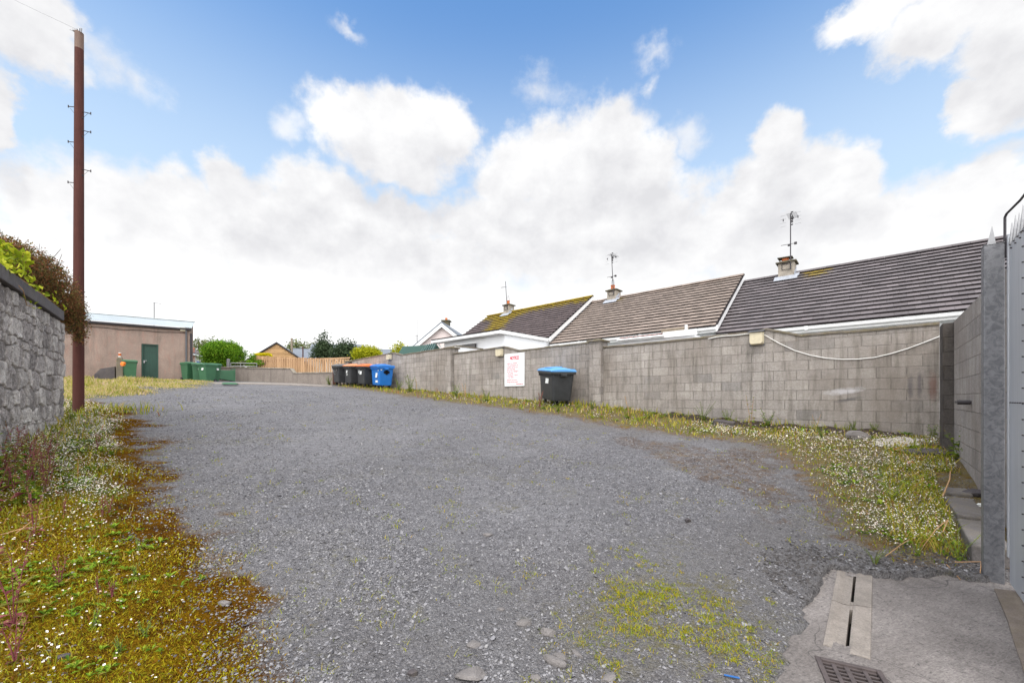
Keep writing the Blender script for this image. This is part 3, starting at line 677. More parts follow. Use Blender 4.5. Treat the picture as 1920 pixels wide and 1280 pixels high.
dep = (1 - jt) * .022 + (kk - .5) * .024 * (1 - jt) + (fbm(x_ * 9, z_ * 9, 4) - .45) * .035 * (1 - .6 * jt) + (fbm(x_ * 30, z_ * 22, 2) - .4) * .012
dep *= sstep(0, .05, SL - x_)
ns = len(sx); i_ = np.arange(len(sz) - 1)[:, None] * ns + np.arange(ns - 1)[None]
FS = np.stack([i_, i_ + 1, i_ + ns + 1, i_ + ns], -1).reshape(-1, 4)
if ysg < 0: FS = FS[:, ::-1]
V1 = np.stack([x_, -ysg * dep, z_], 1)
# far end face and a plain back
ey = np.arange(0, .46, .02); E_, EZ = np.meshgrid(ey, sz); e_, ez = E_.ravel(), EZ.ravel()
ed2, kk2 = rubble(e_ * 1.0 + 2.0, ez); j2 = 1 - sstep(.02, .16, ed2)
edge = np.interp(ez, sz, dep.reshape(len(sz), ns)[:, 0])
ddx = ((1 - j2) * .03 + (fbm(e_ * 9, ez * 9, 3) - .45) * .03) * sstep(0, .06, e_)
V2 = np.stack([-ddx, ysg * e_ - ysg * edge * (1 - sstep(0, .1, e_)), ez], 1)
ne = len(ey); i2 = np.arange(len(sz) - 1)[:, None] * ne + np.arange(ne - 1)[None]
FE = np.stack([i2, i2 + 1, i2 + ne + 1, i2 + ne], -1).reshape(-1, 4)
if ysg > 0: FE = FE[:, ::-1]
mesh_np('stonework', np.concatenate([V1, V2]), np.concatenate([FS, FE + len(V1)]), M['stone'], stw, attrs={'cell': np.concatenate([kk, kk2]), 'joint': np.concatenate([jt, j2])})
mb = MB(); mb.box((SL / 2 + .01, ysg * .27, -SH / 2), (SL, .34, SH - .02)); mb.build('core', M['stone'], stw)
mb = MB(); x0 = .42
while x0 < SL: mb.box((x0 + .44, ysg * .19, .09 + rnd.uniform(-.004, .004)), (.885, .54, .18)); x0 += .89
mb.build('coping', M['coping_dark'], stw, .012)
# ------------------------------------------------------------------ bungalows behind the wall (wall frame)
def tile_roof(name, mat, parent, x0, x1, y0, z0, y1, z1, gauge=.30, th=.060, tile=.33, mossfn=None, seed=1):
    """stepped courses of tiles from eave (y0,z0) up to ridge (y1,z1); x along the house"""
    r = random.Random(seed); L = math.hypot(y1 - y0, z1 - z0); uy, uz = (y1 - y0) / L, (z1 - z0) / L; ny, nz = -uz, uy
    n = int(round(L / gauge)); V = []; Fc = []; mi = []; ms = []
    for c in range(n):
        s0, s1 = c * L / n - .03, (c + 1) * L / n
        x = x0 - (tile / 2 if c % 2 else 0)
        while x < x1 - 1e-3:
            a, b = max(x, x0) + .002, min(x + tile, x1) - .002; x += tile
            if b - a < .03: continue
            j = r.uniform(-.004, .004); t0 = th + j; k = len(V)
            for (s, h) in ((s0, t0 - .016), (s0, t0), (s1, .004)):
                for q in (a, b):
                    V.append((q, y0 + uy * s + ny * h, z0 + uz * s + nz * h)); ms.append(mossfn(q, (s / L)) if mossfn else 0)
            V += [(a, y0 + uy * s0, z0 + uz * s0), (b, y0 + uy * s0, z0 + uz * s0)]; ms += [0, 0]
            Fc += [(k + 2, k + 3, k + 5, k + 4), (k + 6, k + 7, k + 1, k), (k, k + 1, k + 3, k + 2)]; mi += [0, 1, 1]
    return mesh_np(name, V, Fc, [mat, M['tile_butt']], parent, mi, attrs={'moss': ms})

def pot(parent, mat, x, y, z, kind):
    mb = MB()
    if kind == 'pot':
        mb.cyl((x, y, z), (x, y, z + .22), .115, .10, 14); mb.cyl((x, y, z + .215), (x, y, z + .25), .118, .118, 14); mb.build('chimney_pot', M['terracotta'], parent)
        mb = MB()
        for k in range(4):
            a = k * math.pi / 2; mb.tube([(x + .11 * math.cos(a), y + .11 * math.sin(a), z + .27), (x + .09 * math.cos(a), y + .09 * math.sin(a), z + .45), (x, y, z + .62)], .008, 5)
        mb.build('wire_guard', M['steel'], parent)
    else:
        mb.cyl((x, y, z), (x, y, z + .13), .13, .13, 14); mb.build('chimney_pot', M['terracotta'], parent)
        mb = MB(); mb.box((x, y, z + .155), (.52, .4, .03), Matrix.Rotation(.04, 3, 'Y'))
        for s in (-1, 1): mb.box((x + s * .2, y, z + .07), (.025, .05, .14))
        mb.build('cowl_plate', M['chimcap'], parent)

def aerial(parent, x, y, z, h, lean=0, full=True):
    """steel mast with a small yagi and a box of dipoles"""
    mb = MB(); top = (x + lean, y, z + h); mb.cyl((x, y, z), top, .022, .018, 8)
    if full:
        f = lambda k: (x + lean * k, y, z + h * k)
        a = f(.97); mb.cyl((a[0] + .05, a[1] - .25, a[2]), (a[0] + .05, a[1] + .5, a[2] + .02), .012, seg=6)
        for k in range(9):
            yy = a[1] - .2 + k * .08; mb.cyl((a[0] - .12, yy, a[2] + .01), (a[0] + .22, yy, a[2] + .01), .005, seg=5)
        mb.box((a[0] + .06, a[1], a[2] - .12), (.06, .10, .11)); mb.box((a[0] + .05, a[1], a[2] + .12), (.08, .04, .03))
        for k in (-.2, -.28, -.34, -.44): mb.box((a[0] + .05, a[1], a[2] + k + .05), (.07, .05, .035))
        for s in (-1, 1):
            mb.box((a[0] + s * .25, a[1], a[2] - .13), (.03, .03, .10)); 
            for q in (-.4, -.25, -.1, .05): mb.cyl((a[0] + s * .25 - .1, a[1], a[2] + q), (a[0] + s * .25 + .1, a[1], a[2] + q), .003, seg=4)
        b = f(.45); mb.cyl((b[0] - .33, b[1], b[2] + .02), (b[0] + .22, b[1], b[2]), .010, seg=6); mb.box((b[0] + .17, b[1], b[2]), (.09, .09, .08)); mb.box((b[0] - .06, b[1], b[2] - .03), (.07, .06, .07))
    else:
        b = f = (x + lean * .8, y, z + h * .80); mb.cyl((b[0] - .45, b[1], b[2] + .04), (b[0] + .08, b[1], b[2]), .009, seg=6)
        for k in range(5): mb.cyl((b[0] - .4 + k * .08, b[1] - .1, b[2] + .04 - k * .006), (b[0] - .4 + k * .08, b[1] + .1, b[2] + .04 - k * .006), .004, seg=4)
    return mb.build('aerial', M['darksteel'], parent)

def chimney(parent, x, y, zroof, h, potkind, w=(.62, .62), mast=0, moss=False, lean=0, full=True):
    mb = MB(); mb.box((x, y, zroof + h / 2 - .45), (w[0], w[1], h + .9)); c = mb.build('chimney', M['chim'], parent, .01)
    mb = MB(); mb.box((x, y, zroof + h + .03), (w[0] + .16, w[1] + .16, .06)); mb.box((x, y, zroof + h + .085), (w[0] - .08, w[1] - .08, .05)); mb.build('chimney_cap', M['chimcap'], c, .012)
    pot(c, None, x - .06, y, zroof + h + .11, potkind)
    # lead apron on the yard side and a stepped side flashing
    mb = MB(); a = y - w[1] / 2; s = PITCH
    P0 = lambda xx, yy, d: (xx, yy, zroof - s * (y - yy) + d)
    mb.prism([P0(x - w[0] / 2 - .12, a - .26, .075), P0(x + w[0] / 2 + .12, a - .26, .075), P0(x + w[0] / 2 + .12, a + .01, .10), P0(x - w[0] / 2 - .12, a + .01, .10)], (0, 0, .02))
    mb.prism([P0(x + w[0] / 2 + .005, a - .05, .08), P0(x + w[0] / 2 + .005, y + .05, .08), P0(x + w[0] / 2 + .005, y + .05, .26), P0(x + w[0] / 2 + .005, a - .05, .24)], (.03, 0, 0))
    mb.prism([P0(x + w[0] / 2 + .005, a - .05, .07), P0(x + w[0] / 2 + .005, y + .05, .07), P0(x + w[0] / 2 + .16, y + .05, .07), P0(x + w[0] / 2 + .16, a - .05, .07)], (0, 0, .03))
    mb.build('lead_flashing', M['lead'], c)
    if mast:
        ax = x + w[0] / 2 - .12; ayy = y - w[1] / 2 - .05
        aerial(c, ax, ayy, zroof + .15, mast + h, lean, full)
        mb = MB(); mb.tube([(ax - .3, ayy + .02, zroof + h * .95), (ax - .3, ayy + .02, zroof + h * .4), (ax, ayy, zroof + h * .35)], .012, 6); mb.tube([(ax - .3, ayy + .02, zroof + h * .9), (ax, ayy, zroof + h * .9)], .012, 6); mb.build('mast_bracket', M['darksteel'], c)
    return c

PITCH = 2.75 / 4.0
PE, PR_ = 16.2, 20.2
def bungalow(name, label, ta, tb, ze, mat, tile_, wallmat, mossfn, seed, gable_b=True, ridgemoss=False):
    """ta<tb along the wall; eave height ze (world)"""
    h = frame(name, tb, PE, 0, label, 'bungalow', 'terrace of bungalows behind the block wall'); L = tb - ta; zr_ = ze + 2.75
    # local x runs from 0 (far end) to L (near end)
    y1 = PR_ - PE
    zg = gz(*W((ta + tb) / 2, 15)) - .4
    mb = MB(); mb.prism([(.05, .35, zg), (.05, 2 * y1 - .35, zg), (.05, 2 * y1 - .35, ze - .05), (.05, y1, zr_ - .2), (.05, .35, ze - .05)], (L - .1, 0, 0)); mb.build('wall', wallmat, h)
    r = tile_roof('roof', mat, h, -.12, L + .12, 0, ze + .02, y1, zr_, mossfn=mossfn, tile=tile_, seed=seed)
    mb = MB(); mb.prism([(-.1, 0, ze - .01), (L + .1, 0, ze - .01), (L + .1, y1, zr_ - .03), (-.1, y1, zr_ - .03)], (0, 0, -.08)); mb.prism([(-.1, 2 * y1, ze - .05), (L + .1, 2 * y1, ze - .05), (L + .1, y1, zr_ - .02), (-.1, y1, zr_ - .02)], (0, 0, .06)); mb.build('roof_deck', mat, r)
    mb = MB(); x = -.12
    V = []
    while x < L + .1:
        e = min(x + .42, L + .13); q = []
        for k in range(7):
            a = math.pi * k / 6; q.append((x + .003, y1 - .13 * math.cos(a), zr_ + .005 + .10 * math.sin(a) + rnd.uniform(-.003, .003)))
        mb.prism(q, (e - x - .006, 0, 0)); x += .42
    o = mb.build('ridge_tiles', mat, r)
    at = o.data.attributes.new('moss', 'FLOAT', 'POINT'); at.data.foreach_set('value', np.full(len(o.data.vertices), .9 if ridgemoss else .1, np.float32))
    # white verge board on the near gable, fascia, gutter with a downpipe outlet
    mb = MB(); mb.prism([(L + .09, -.04, ze - .19), (L + .09, y1, zr_ - .20), (L + .09, y1, zr_ + .035), (L + .09, -.04, ze + .05)], (.05, 0, 0))
    mb.prism([(L + .09, 2 * y1 + .04, ze - .19), (L + .09, y1, zr_ - .20), (L + .09, y1, zr_ + .035), (L + .09, 2 * y1 + .04, ze + .05)], (.05, 0, 0)); mb.build('verge_board', M['pvc'], r)
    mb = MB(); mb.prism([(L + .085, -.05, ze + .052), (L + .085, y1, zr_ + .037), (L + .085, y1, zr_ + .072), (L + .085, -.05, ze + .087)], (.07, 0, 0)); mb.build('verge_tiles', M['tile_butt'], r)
    mb = MB(); mb.box((L / 2, .005, ze - .11), (L + .2, .03, .20)); mb.build('fascia', M['pvc'], h, .003)
    ring = lambda x: [(x, -.005, ze - .03), (x, -.005, ze - .10), (x, -.03, ze - .135), (x, -.075, ze - .145), (x, -.105, ze - .12), (x, -.115, ze - .06), (x, -.125, ze - .03), (x, -.105, ze - .03), (x, -.09, ze - .11), (x, -.03, ze - .11)]
    mb = MB(); mb.loft([ring(-.05), ring(L + .08)]); 
    for xx in (L * .22, L * .62): mb.box((xx, -.068, ze - .085), (.09, .13, .13))
    mb.build('gutter', M['pvc'], h, .002)
    mb = MB(); mb.prism([(0.02, .02, ze - .20), (L - .02, .02, ze - .20), (L - .02, .40, ze - .20), (.02, .40, ze - .20)], (0, 0, .012)); mb.build('soffit', M['pvc'], h)
    return h, L, zr_

z_near, z_mid, z_far = EYE + 2.33, EYE + 2.64, EYE + 2.98
hN, LN, zN = bungalow('bungalow', 'bungalow with a dark slate coloured tiled roof, nearest the gate', -7.5, 4.35, z_near, M['tile_near'], .30, M['white'],
                      lambda x, s: .8 * math.exp(-((x - 2.5) ** 2) / .35) * max(0, (s - .70) / .30) + .12 * s, 3)
hM, LM, zM = bungalow('bungalow', 'middle bungalow with a pinkish brown tiled roof', 4.55, 12.0, z_mid, M['tile_mid'], .30, M['white'],
                      lambda x, s: .55 * math.exp(-((x - 1.7) ** 2) / .4) * max(0, (s - .6) / .4) + .1 * s, 4)
hF, LF, zF = bungalow('bungalow', 'bungalow with moss covered dark roof and white walls ending the terrace', 12.2, 20.5, z_far, M['tile_far'], .30, M['white'],
                      lambda x, s: .62 * math.exp(-((x - 2.0 - 1.2 * (1 - s)) ** 2) / 1.1) * (.6 + .4 * s) + .55 * max(0, (s - .72) / .28) + .20, 5, ridgemoss=True)
def hx(thing_t, u, p): return thing_t - t_at(u, p)     # local x on a house from a pixel column
chimney(hN, hx(4.35, 1476, PR_), PR_ - PE, zN, .46, 'cowl', (.56, .56), 1.80, True)
chimney(hM, hx(12.0, 1151, PR_), PR_ - PE, zM, .40, 'pot', (.54, .54), 1.80, False, -.12)
chimney(hF, hx(20.5, 954, PR_), PR_ - PE, zF, .46, 'pot', (.52, .52), 1.45, True, -.16, False)

# flat-roofed white extension of the far bungalow (part of it)
ext = MB(); xe0, xe1 = hx(20.5, 812, 12.72) - .0, LF - .05
ye0 = 12.85 - PE; zx = z_far - .02
ext.box(((xe0 + xe1) / 2 + .25, (ye0 + .35) / 2 + .1, (zx + 1.2) / 2 - .5), (xe1 - xe0 - .5, .35 - ye0 - .2, zx - 1.2 + 1.0 - .1)); e = ext.build('extension', M['white'], hF)
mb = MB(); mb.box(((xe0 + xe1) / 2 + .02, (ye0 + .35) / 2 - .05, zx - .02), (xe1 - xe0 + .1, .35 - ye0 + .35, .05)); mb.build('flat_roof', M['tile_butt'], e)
mb = MB(); mb.box((xe1 + .06, (ye0 + .35) / 2 - .05, zx - .10), (.03, .35 - ye0 + .30, .16)); mb.box(((xe0 + xe1) / 2, ye0 - .20, zx - .10), (xe1 - xe0 + .1, .03, .15)); mb.build('extension_fascia', M['pvc'], e)
mb = MB()
for k in range(14): mb.box(((xe0 + xe1) / 2, ye0 - .17 + k * .025, zx - .175 - (k % 2) * .006), (xe1 - xe0 + .05, .024, .012))
mb.build('soffit', M['pvc'], e)
xw = hx(20.5, 875, 12.95); mb = MB(); mb.box((xw, 12.95 - PE - .005, zx - .62), (1.25, .06, .42)); wn = mb.build('window', M['rake'], e)
mb = MB(); mb.box((xw, 12.95 - PE - .02, zx - .395), (1.35, .08, .04)); mb.box((xw, 12.95 - PE - .03, zx - .84), (1.35, .12, .04)); mb.build('window_frame', M['pvc'], wn)
mb = MB(); mb.tube([(xe0 + .35, ye0 - .1, zx - .15), (xe0 + .45, ye0 + .0, zx - .4), (xe0 + .45, ye0 + .02, zx - 2.4)], .04, 8); mb.build('downpipe', M['pvc'], e)

# lean-to behind the wall: corrugated edge, white fascia, old timber
le = frame('lean_to', T(1137), 12.0, 0, 'low lean-to with red corrugated sheet edge and white fascia just behind the block wall', 'lean-to')
LL = T(1137) - t_at(1308, 12.0); zl = EYE + (VH - 636) / FPX * Y_at(1150, 12.0)
mb = MB(); mb.box((LL / 2, 1.0, zl - 1.3), (LL - .2, 1.9, 2.4)); mb.build('wall', M['white'], le)
V = []; n = int(LL * .62 / .0375)
for i in range(n + 1):
    x = .05 + i * .0375; h = .022 * math.sin(i * math.pi / 2 + .3); V += [(x, -.06, zl + h), (x, 2.0, zl + .30 + h), (x, -.06, zl + h - .012), (x, 2.0, zl + .29 + h)]
Fc = []
for i in range(n): a = i * 4; Fc += [(a, a + 4, a + 5, a + 1), (a + 3, a + 7, a + 6, a + 2), (a + 2, a + 6, a + 4, a)]
mesh_np('corrugated_roof', V, Fc, plain('red_corrugated', (.20, .085, .07), .7, .2, .25, 4), le)
mb = MB(); mb.box((LL * .30, -.05, zl - .075), (LL * .60, .03, .09)); mb.box((LL * .80, -.05, zl - .04), (LL * .40, .03, .17)); mb.build('fascia', M['pvc'], le, .004)
mb = MB(); mb.cyl((0, -.09, zl - .06), (LL * .62, -.09, zl - .06), .035, seg=10); mb.build('gutter', M['pvc'], le)
mb = MB(); mb.box((LL * .72, .12, zl + .09), (LL * .30, .25, .10), Matrix.Rotation(.0, 3, 'X')); mb.build('timber_edge', M['oldwood'], le, .01)
mb = MB(); mb.cyl((LL * .87, .0, zl + .02), (LL * .87, .0, zl + .19), .035, .045, seg=10); mb.build('vent_pipe', M['pvc'], le)

# white garden wall running back from the second pier
gw = frame('garden_wall', T(843) + .05, 11.42, 0, 'white painted garden wall with weathered coping running back to the far bungalow', 'wall')
zg = EYE + 2.22; mb = MB(); mb.box((.1, 1.1, zg / 2), (.2, 2.2, zg)); mb.build('wall_body', M['white'], gw)
mb = MB()
for k in range(5): mb.box((.1, .22 + k * .44, zg + .025 + rnd.uniform(-.006, .006)), (.27, .43, .05))
mb.build('coping', M['coping'], gw, .008)

# green sheeted shed roof behind the wall
A_, B_, C_, D_ = P(768, 668, 24.0), P(782, 650, 25.4), P(818, 643, 24.2), P(806, 668, 22.8)
gs = thing('garden_shed', (A_.x, A_.y, 0), 'dark green ribbed metal garden shed roof showing over the block wall', 'shed')
mb = MB(); mb.prism([A_ - gs.location, D_ - gs.location, C_ - gs.location, B_ - gs.location], (.03, .10, -.06)); r = mb.build('roof', M['greenmetal'], gs)
mb = MB()
for k in range(10):
    f = k / 9; a = A_.lerp(D_, f) - gs.location; b = B_.lerp(C_, f) - gs.location; up = Vector((-.01, -.03, .02)); mb.cyl(a + up, b + up, .035, seg=6)
mb.build('ribs', M['greenmetal'], r)
E_2 = P(828, 654, 25.0); 
b0 = D_ - gs.location; b1 = C_ - gs.location; b2 = P(836, 668, 25.4) - gs.location
mb = MB(); mb.prism([b0 + Vector((0, .12, -.1)), b2 + Vector((0, .1, 0)), b1 + Vector((.02, .1, -.08)) ], (-2.3, .9, 0)); 
for q in (0,): mb.box(((b0.x + A_.x - gs.location.x) / 2 + .2, b0.y + 1.2, 2.2), (2.0, 1.6, 2.4))
mb.build('wall', M['doorgreen'], gs)

# ------------------------------------------------------------------ pink gabled house and its mast
YP = 31.0; sP = FPX / YP
ap = P(828, 605, YP); hw = 3.6
pk = thing('gabled_house', (ap.x, YP, 0), 'pink rendered house with a white bargeboard gable and dark chimney', 'house', rz=-.12)
sl = .80; zt_ = ap.z; zb_ = zt_ - sl * 3.5
mb = MB(); mb.prism([(-3.1, .25, 0), (3.1, .25, 0), (3.1, .25, zt_ - sl * 3.1 - .1), (0, .25, zt_ - .12), (-3.1, .25, zt_ - sl * 3.1 - .1)], (0, 7, 0)); mb.build('wall', M['pink'], pk)
mb = MB()
for s in (-1, 1): mb.prism([(0, 0, zt_), (s * 3.5, 0, zb_), (s * 3.5, 0, zb_ + .10), (0, 0, zt_ + .12)], (0, 7.5, 0))
rf = mb.build('roof', M['slateroof'], pk)
mb = MB()
for s in (-1, 1): mb.prism([(0, -.03, zt_ - .02), (s * 3.52, -.03, zb_ - .02), (s * 3.52, -.03, zb_ - .30), (0, -.03, zt_ - .32)], (0, .05, 0))
mb.build('bargeboard', M['pvc'], rf)
mb = MB(); mb.box((-.32, 2.4, zt_ - .1), (.52, .5, .62)); ch = mb.build('chimney', M['white'], rf)
mb = MB(); mb.box((-.32, 2.4, zt_ + .38), (.54, .52, .40)); mb.box((-.32, 2.4, zt_ + .58), (.72, .70, .10)); mb.build('chimney_cap', M['chimcap'], ch, .02)
mb = MB(); mb.cyl((-.32, 2.4, zt_ + .63), (-.32, 2.4, zt_ + .84), .11, .10, 10); mb.build('chimney_pot', M['terracotta'], ch)
q = P(782, 668, 33); am = thing('aerial_mast', (q.x, q.y, 0), 'thin grey aerial mast rising beside the pink gabled house', 'mast')
mb = MB(); zt3 = P(782, 600, 33).z; mb.cyl((0, 0, .5), (0, 0, zt3), .022, .014, 6); z3 = P(782, 629, 33).z; mb.build('mast', M['greypipe'], am)
mb = MB(); mb.cyl((-.18, 0, z3), (.12, 0, z3), .02, seg=6); mb.box((.0, 0, z3 - .25), (.05, .05, .5)); mb.build('bracket', M['greypipe'], am)

# ------------------------------------------------------------------ shed at the back of the yard
sR = np.array(P(356, 616, 23.4)); sL = np.array(P(160, 601, 20.95))
s_dir = (sR - sL)[:2]; s_dir /= np.hypot(*s_dir)
sh = thing('shed', (sR[0], sR[1], 0), 'long pinkish rendered shed with a corrugated metal roof and dark green door', 'shed', rz=math.atan2(s_dir[1], s_dir[0]))
Rz = Matrix.Rotation(-sh.rotation_euler[2], 3, 'Z')
def SHL(pt): return Rz @ (Vector(pt) - sh.location)      # into shed coordinates (x<=0 along the front, y back)
def on_front(u, v):
    # pixel on the shed front plane
    a = (u - UC) / FPX; nx, ny = -s_dir[1], s_dir[0]; Y = (nx * sR[0] + ny * sR[1]) / (nx * a + ny); return SHL((a * Y, Y, EYE + (VH - v) / FPX * Y))
ez_ = EYE + 3.97; LS = 9.5; zb0 = EYE - .3
d0, d1 = on_front(265, 644), on_front(297, 708)
dx0, dx1, dzt, dzb = d0.x, d1.x, d0.z, d1.z - .1
mb = MB()
mb.box(((dx1 + 0) / 2, .15, (ez_ + zb0) / 2), (0 - dx1, .3, ez_ - zb0)); mb.box(((-LS + dx0) / 2, .15, (ez_ + zb0) / 2), (LS + dx0, .3, ez_ - zb0))
mb.box(((dx0 + dx1) / 2, .15, (ez_ + dzt) / 2), (dx1 - dx0, .3, ez_ - dzt)); mb.box(((dx0 + dx1) / 2, .15, (dzb + zb0) / 2), (dx1 - dx0, .3, dzb - zb0))
mb.prism([(0, .3, zb0), (0, 3.0, zb0), (0, 3.0, ez_ + .75), (0, .3, ez_ + .06)], (-.3, 0, 0)); mb.prism([(-LS, .3, zb0), (-LS, 3.0, zb0), (-LS, 3.0, ez_ + .75), (-LS, .3, ez_ + .06)], (.3, 0, 0))
mb.box((-LS / 2, 2.85, (ez_ + zb0) / 2), (LS - .6, .3, ez_ - zb0)); mb.build('wall', M['shed'], sh)
V = []; n = int((LS + .2) / .019)
for i in range(n + 1):
    x = .1 - i * .019; h = .020 * math.cos(i * math.pi / 2)
    V += [(x, -.14, ez_ + .04 + h), (x, 2.75, ez_ + .80 + h), (x, -.14, ez_ + .026 + h), (x, 2.75, ez_ + .786 + h)]
Fc = []
for i in range(n): a = i * 4; Fc += [(a + 4, a, a + 1, a + 5), (a + 7, a + 3, a + 2, a + 6), (a + 6, a + 2, a, a + 4), (a + 5, a + 1, a + 3, a + 7)]
rf = mesh_np('roof', V, Fc, M['corr'], sh, smooth=False)
mb = MB(); mb.box((-LS / 2, 2.75, ez_ + .82), (LS + .2, .22, .02)); mb.build('ridge_flashing', M['corr'], rf)
ring = lambda x: [(x, -.03, ez_ - .01), (x, -.03, ez_ - .10), (x, -.10, ez_ - .13), (x, -.16, ez_ - .10), (x, -.17, ez_ - .01), (x, -.15, ez_ - .01), (x, -.10, ez_ - .10), (x, -.05, ez_ - .02)]
mb = MB(); mb.loft([ring(.08), ring(-LS)]); mb.build('gutter', M['darksteel'], sh)
mb = MB(); mb.tube([(-.16, -.10, ez_ - .12), (-.16, -.06, ez_ - .3), (-.16, -.05, zb0 + .9)], .045, 8); mb.build('downpipe', M['greypipe'], sh)
mb = MB(); mb.tube([(.06, -.02, ez_ - .28), (.06, -.02, zb0 + .8)], .05, 8); mb.build('corner_pipe', M['darksteel'], sh)
mb = MB(); w = dx1 - dx0
for k in range(11): mb.box((dx0 + .05 + (k + .5) * (w - .1) / 11, .10 + .012 * (k % 2), (dzt + dzb) / 2), ((w - .1) / 11 - .006, .03, dzt - dzb - .04))
mb.box(((dx0 + dx1) / 2, .14, (dzt + dzb) / 2), (w - .02, .02, dzt - dzb))
dr2 = mb.build('door', M['doorgreen'], sh)
mb = MB()
for x in (dx0 + .03, dx1 - .03): mb.box((x, .07, (dzt + dzb) / 2), (.05, .10, dzt - dzb))
mb.box(((dx0 + dx1) / 2, .07, dzt - .03), (w - .1, .10, .05)); mb.build('door_frame', M['doorgreen'], dr2)
mb = MB(); mb.cyl((dx0 + .12, .08, dzb + .98), (dx0 + .12, .02, dzb + .98), .03, seg=10); mb.box((dx0 + .15, .04, dzb + 1.03), (.14, .02, .025)); mb.box((dx0 + .11, .04, dzb + .93), (.05, .03, .06)); mb.build('padlock', M['steel'], dr2)
mb = MB(); mb.box(((dx0 + dx1) / 2, -.08, dzb + .02), (w + .1, .26, .10)); mb.build('step', M['kerb'], sh, .01)
fl = on_front(343, 617.5); mb = MB(); mb.box((fl.x, -.08, fl.z), (.24, .10, .20)); f_ = mb.build('floodlight', M['lampglass'], sh, .015)
mb = MB(); mb.box((fl.x, -.02, fl.z), (.08, .05, .12)); mb.build('lamp_bracket', M['greypipe'], f_)
cb = []
for k in range(30): x = -.2 - k * .31; cb.append((x, -.025, ez_ - .28 + .02 * math.sin(k * 1.3) - .04 * abs(math.sin(k * .21))))
mb = MB(); mb.tube(cb, .011, 5); mb.build('wall_cable', M['black'], sh)
q = P(289, 600, 31); mm = thing('aerial_mast', (q.x, q.y, 0), 'thin aerial mast with a short arm behind the corrugated roof', 'mast')
zt3 = P(289, 567, 31).z; mb = MB(); mb.cyl((0, 0, 1), (0, 0, zt3), .035, .028, 6); mb.build('mast', M['greypipe'], mm)
mb = MB(); mb.cyl((-.05, 0, zt3 - .02), (.55, 0, zt3 - .10), .016, seg=5); mb.build('arm', M['greypipe'], mm)

# concrete gatepost stump with broken wall beside the shed, can on top
a = SHL(P(225, 715, 20.0)); 
def yard_pt(u, Y):
    x = (u - UC) / FPX * Y; return Vector((x, Y, gz(x, Y)))
b = yard_pt(225, 20.7); ps = thing('concrete_post', b, 'rough concrete gatepost stump in the grass before the shed', 'post', rz=sh.rotation_euler[2])
hpost = P(225, 670, 20.7).z - b.z; mb = MB(); mb.loft([[(-.13, -.13, -.3), (.13, -.13, -.3), (.13, .13, -.3), (-.13, .13, -.3)], [(-.125, -.13, hpost * .6), (.125, -.13, hpost * .6), (.125, .13, hpost * .6), (-.125, .13, hpost * .6)], [(-.12, -.12, hpost - .08), (.11, -.11, hpost - .03), (.11, .11, hpost - .05), (-.115, .10, hpost)], [(-.08, -.06, hpost + .02), (.07, -.07, hpost), (.06, .07, hpost + .02), (-.06, .05, hpost + .03)]])
mb.build('shaft', M['coping'], ps, .02)
mb = MB(); hb = hpost * .62; mb.loft([[(-.95, -.1, -.3), (-.16, -.1, -.3), (-.16, .2, -.3), (-.95, .2, -.3)], [(-.92, -.08, hb * .45), (-.17, -.1, hb * .5), (-.17, .2, hb * .5), (-.9, .2, hb * .45)], [(-.72, -.05, hb * .82), (-.17, -.08, hb), (-.17, .18, hb), (-.7, .17, hb * .86)]]); mb.build('broken_wall', M['slabdark'], ps, .03)
cn = MB(); cn.cyl((0, 0, 0), (0, 0, .05), .055, .06, 12); cn.cyl((0, 0, .05), (0, 0, .20), .06, .06, 12, mi=1); cn.cyl((0, 0, .20), (0, 0, .22), .06, .045, 12)
tag(cn.build('tin_can', [M['paper'], M['terracotta']], None, 0, (b.x + .01, b.y - .02, b.z + hpost + .02)), 'small red and white tin standing on the concrete post stump', 'tin')

# ------------------------------------------------------------------ wheeled bins
def wheelie(label, body=M['bingreen']):
    """two-wheeled 240 l bin, front towards local -y"""
    o = thing('wheelie_bin', (0, 0, 0), label, 'bin', 'green wheelie bins by the shed')
    rg = lambda w, d, z, y0=0: [(-w / 2, -d / 2 + y0, z), (w / 2, -d / 2 + y0, z), (w / 2, d / 2 + y0, z), (-w / 2, d / 2 + y0, z)]
    mb = MB(); mb.loft([rg(.44, .46, .03, .03), rg(.46, .50, .12, .02), rg(.54, .66, .90), rg(.545, .67, .93)]); mb.loft([rg(.60, .73, .925), rg(.60, .73, .985)])
    mb.box((0, .31, .55), (.05, .03, .6)); bd = mb.build('body', body, o, .018)
    mb = MB(); mb.tube([(-.26, .37, .96), (-.26, .43, .985), (.26, .43, .985), (.26, .37, .96)], .017, 8); mb.build('handle', body, bd)
    mb = MB(); mb.loft([rg(.61, .76, .985, -.01), rg(.61, .76, 1.01, -.01), rg(.54, .66, 1.055, .0), rg(.36, .46, 1.075, .02)]); mb.box((0, -.395, .992), (.3, .03, .025)); mb.build('lid', body, o, .012)
    for s in (-1, 1):
        mb = MB(); mb.cyl((s * .22, .27, .10), (s * .275, .27, .10), .10, .10, 18); w = mb.build('wheel', M['rubber'], o, .01)
        mb = MB(); mb.cyl((s * .27, .27, .10), (s * .283, .27, .10), .055, .05, 12); mb.build('hub', M['greypipe'], w)
    mb = MB(); mb.box((.06, -.322, .74), (.13, .004, .12), Matrix.Rotation(-.14, 3, 'X')); mb.build('sticker', M['paper'], o)
    return o
def put(o, u, v, Y, yaw, label=None):
    x = (u - UC) / FPX * Y; z = EYE + (VH - v) / FPX * Y; o.location = (x, Y, min(z, gz(x, Y) + .03)); o.rotation_euler = (0, 0, yaw)
    if label: o['label'] = label
    return o
wb = wheelie('dark green wheelie bin seen end on, at the outer side of the row by the shed corner')
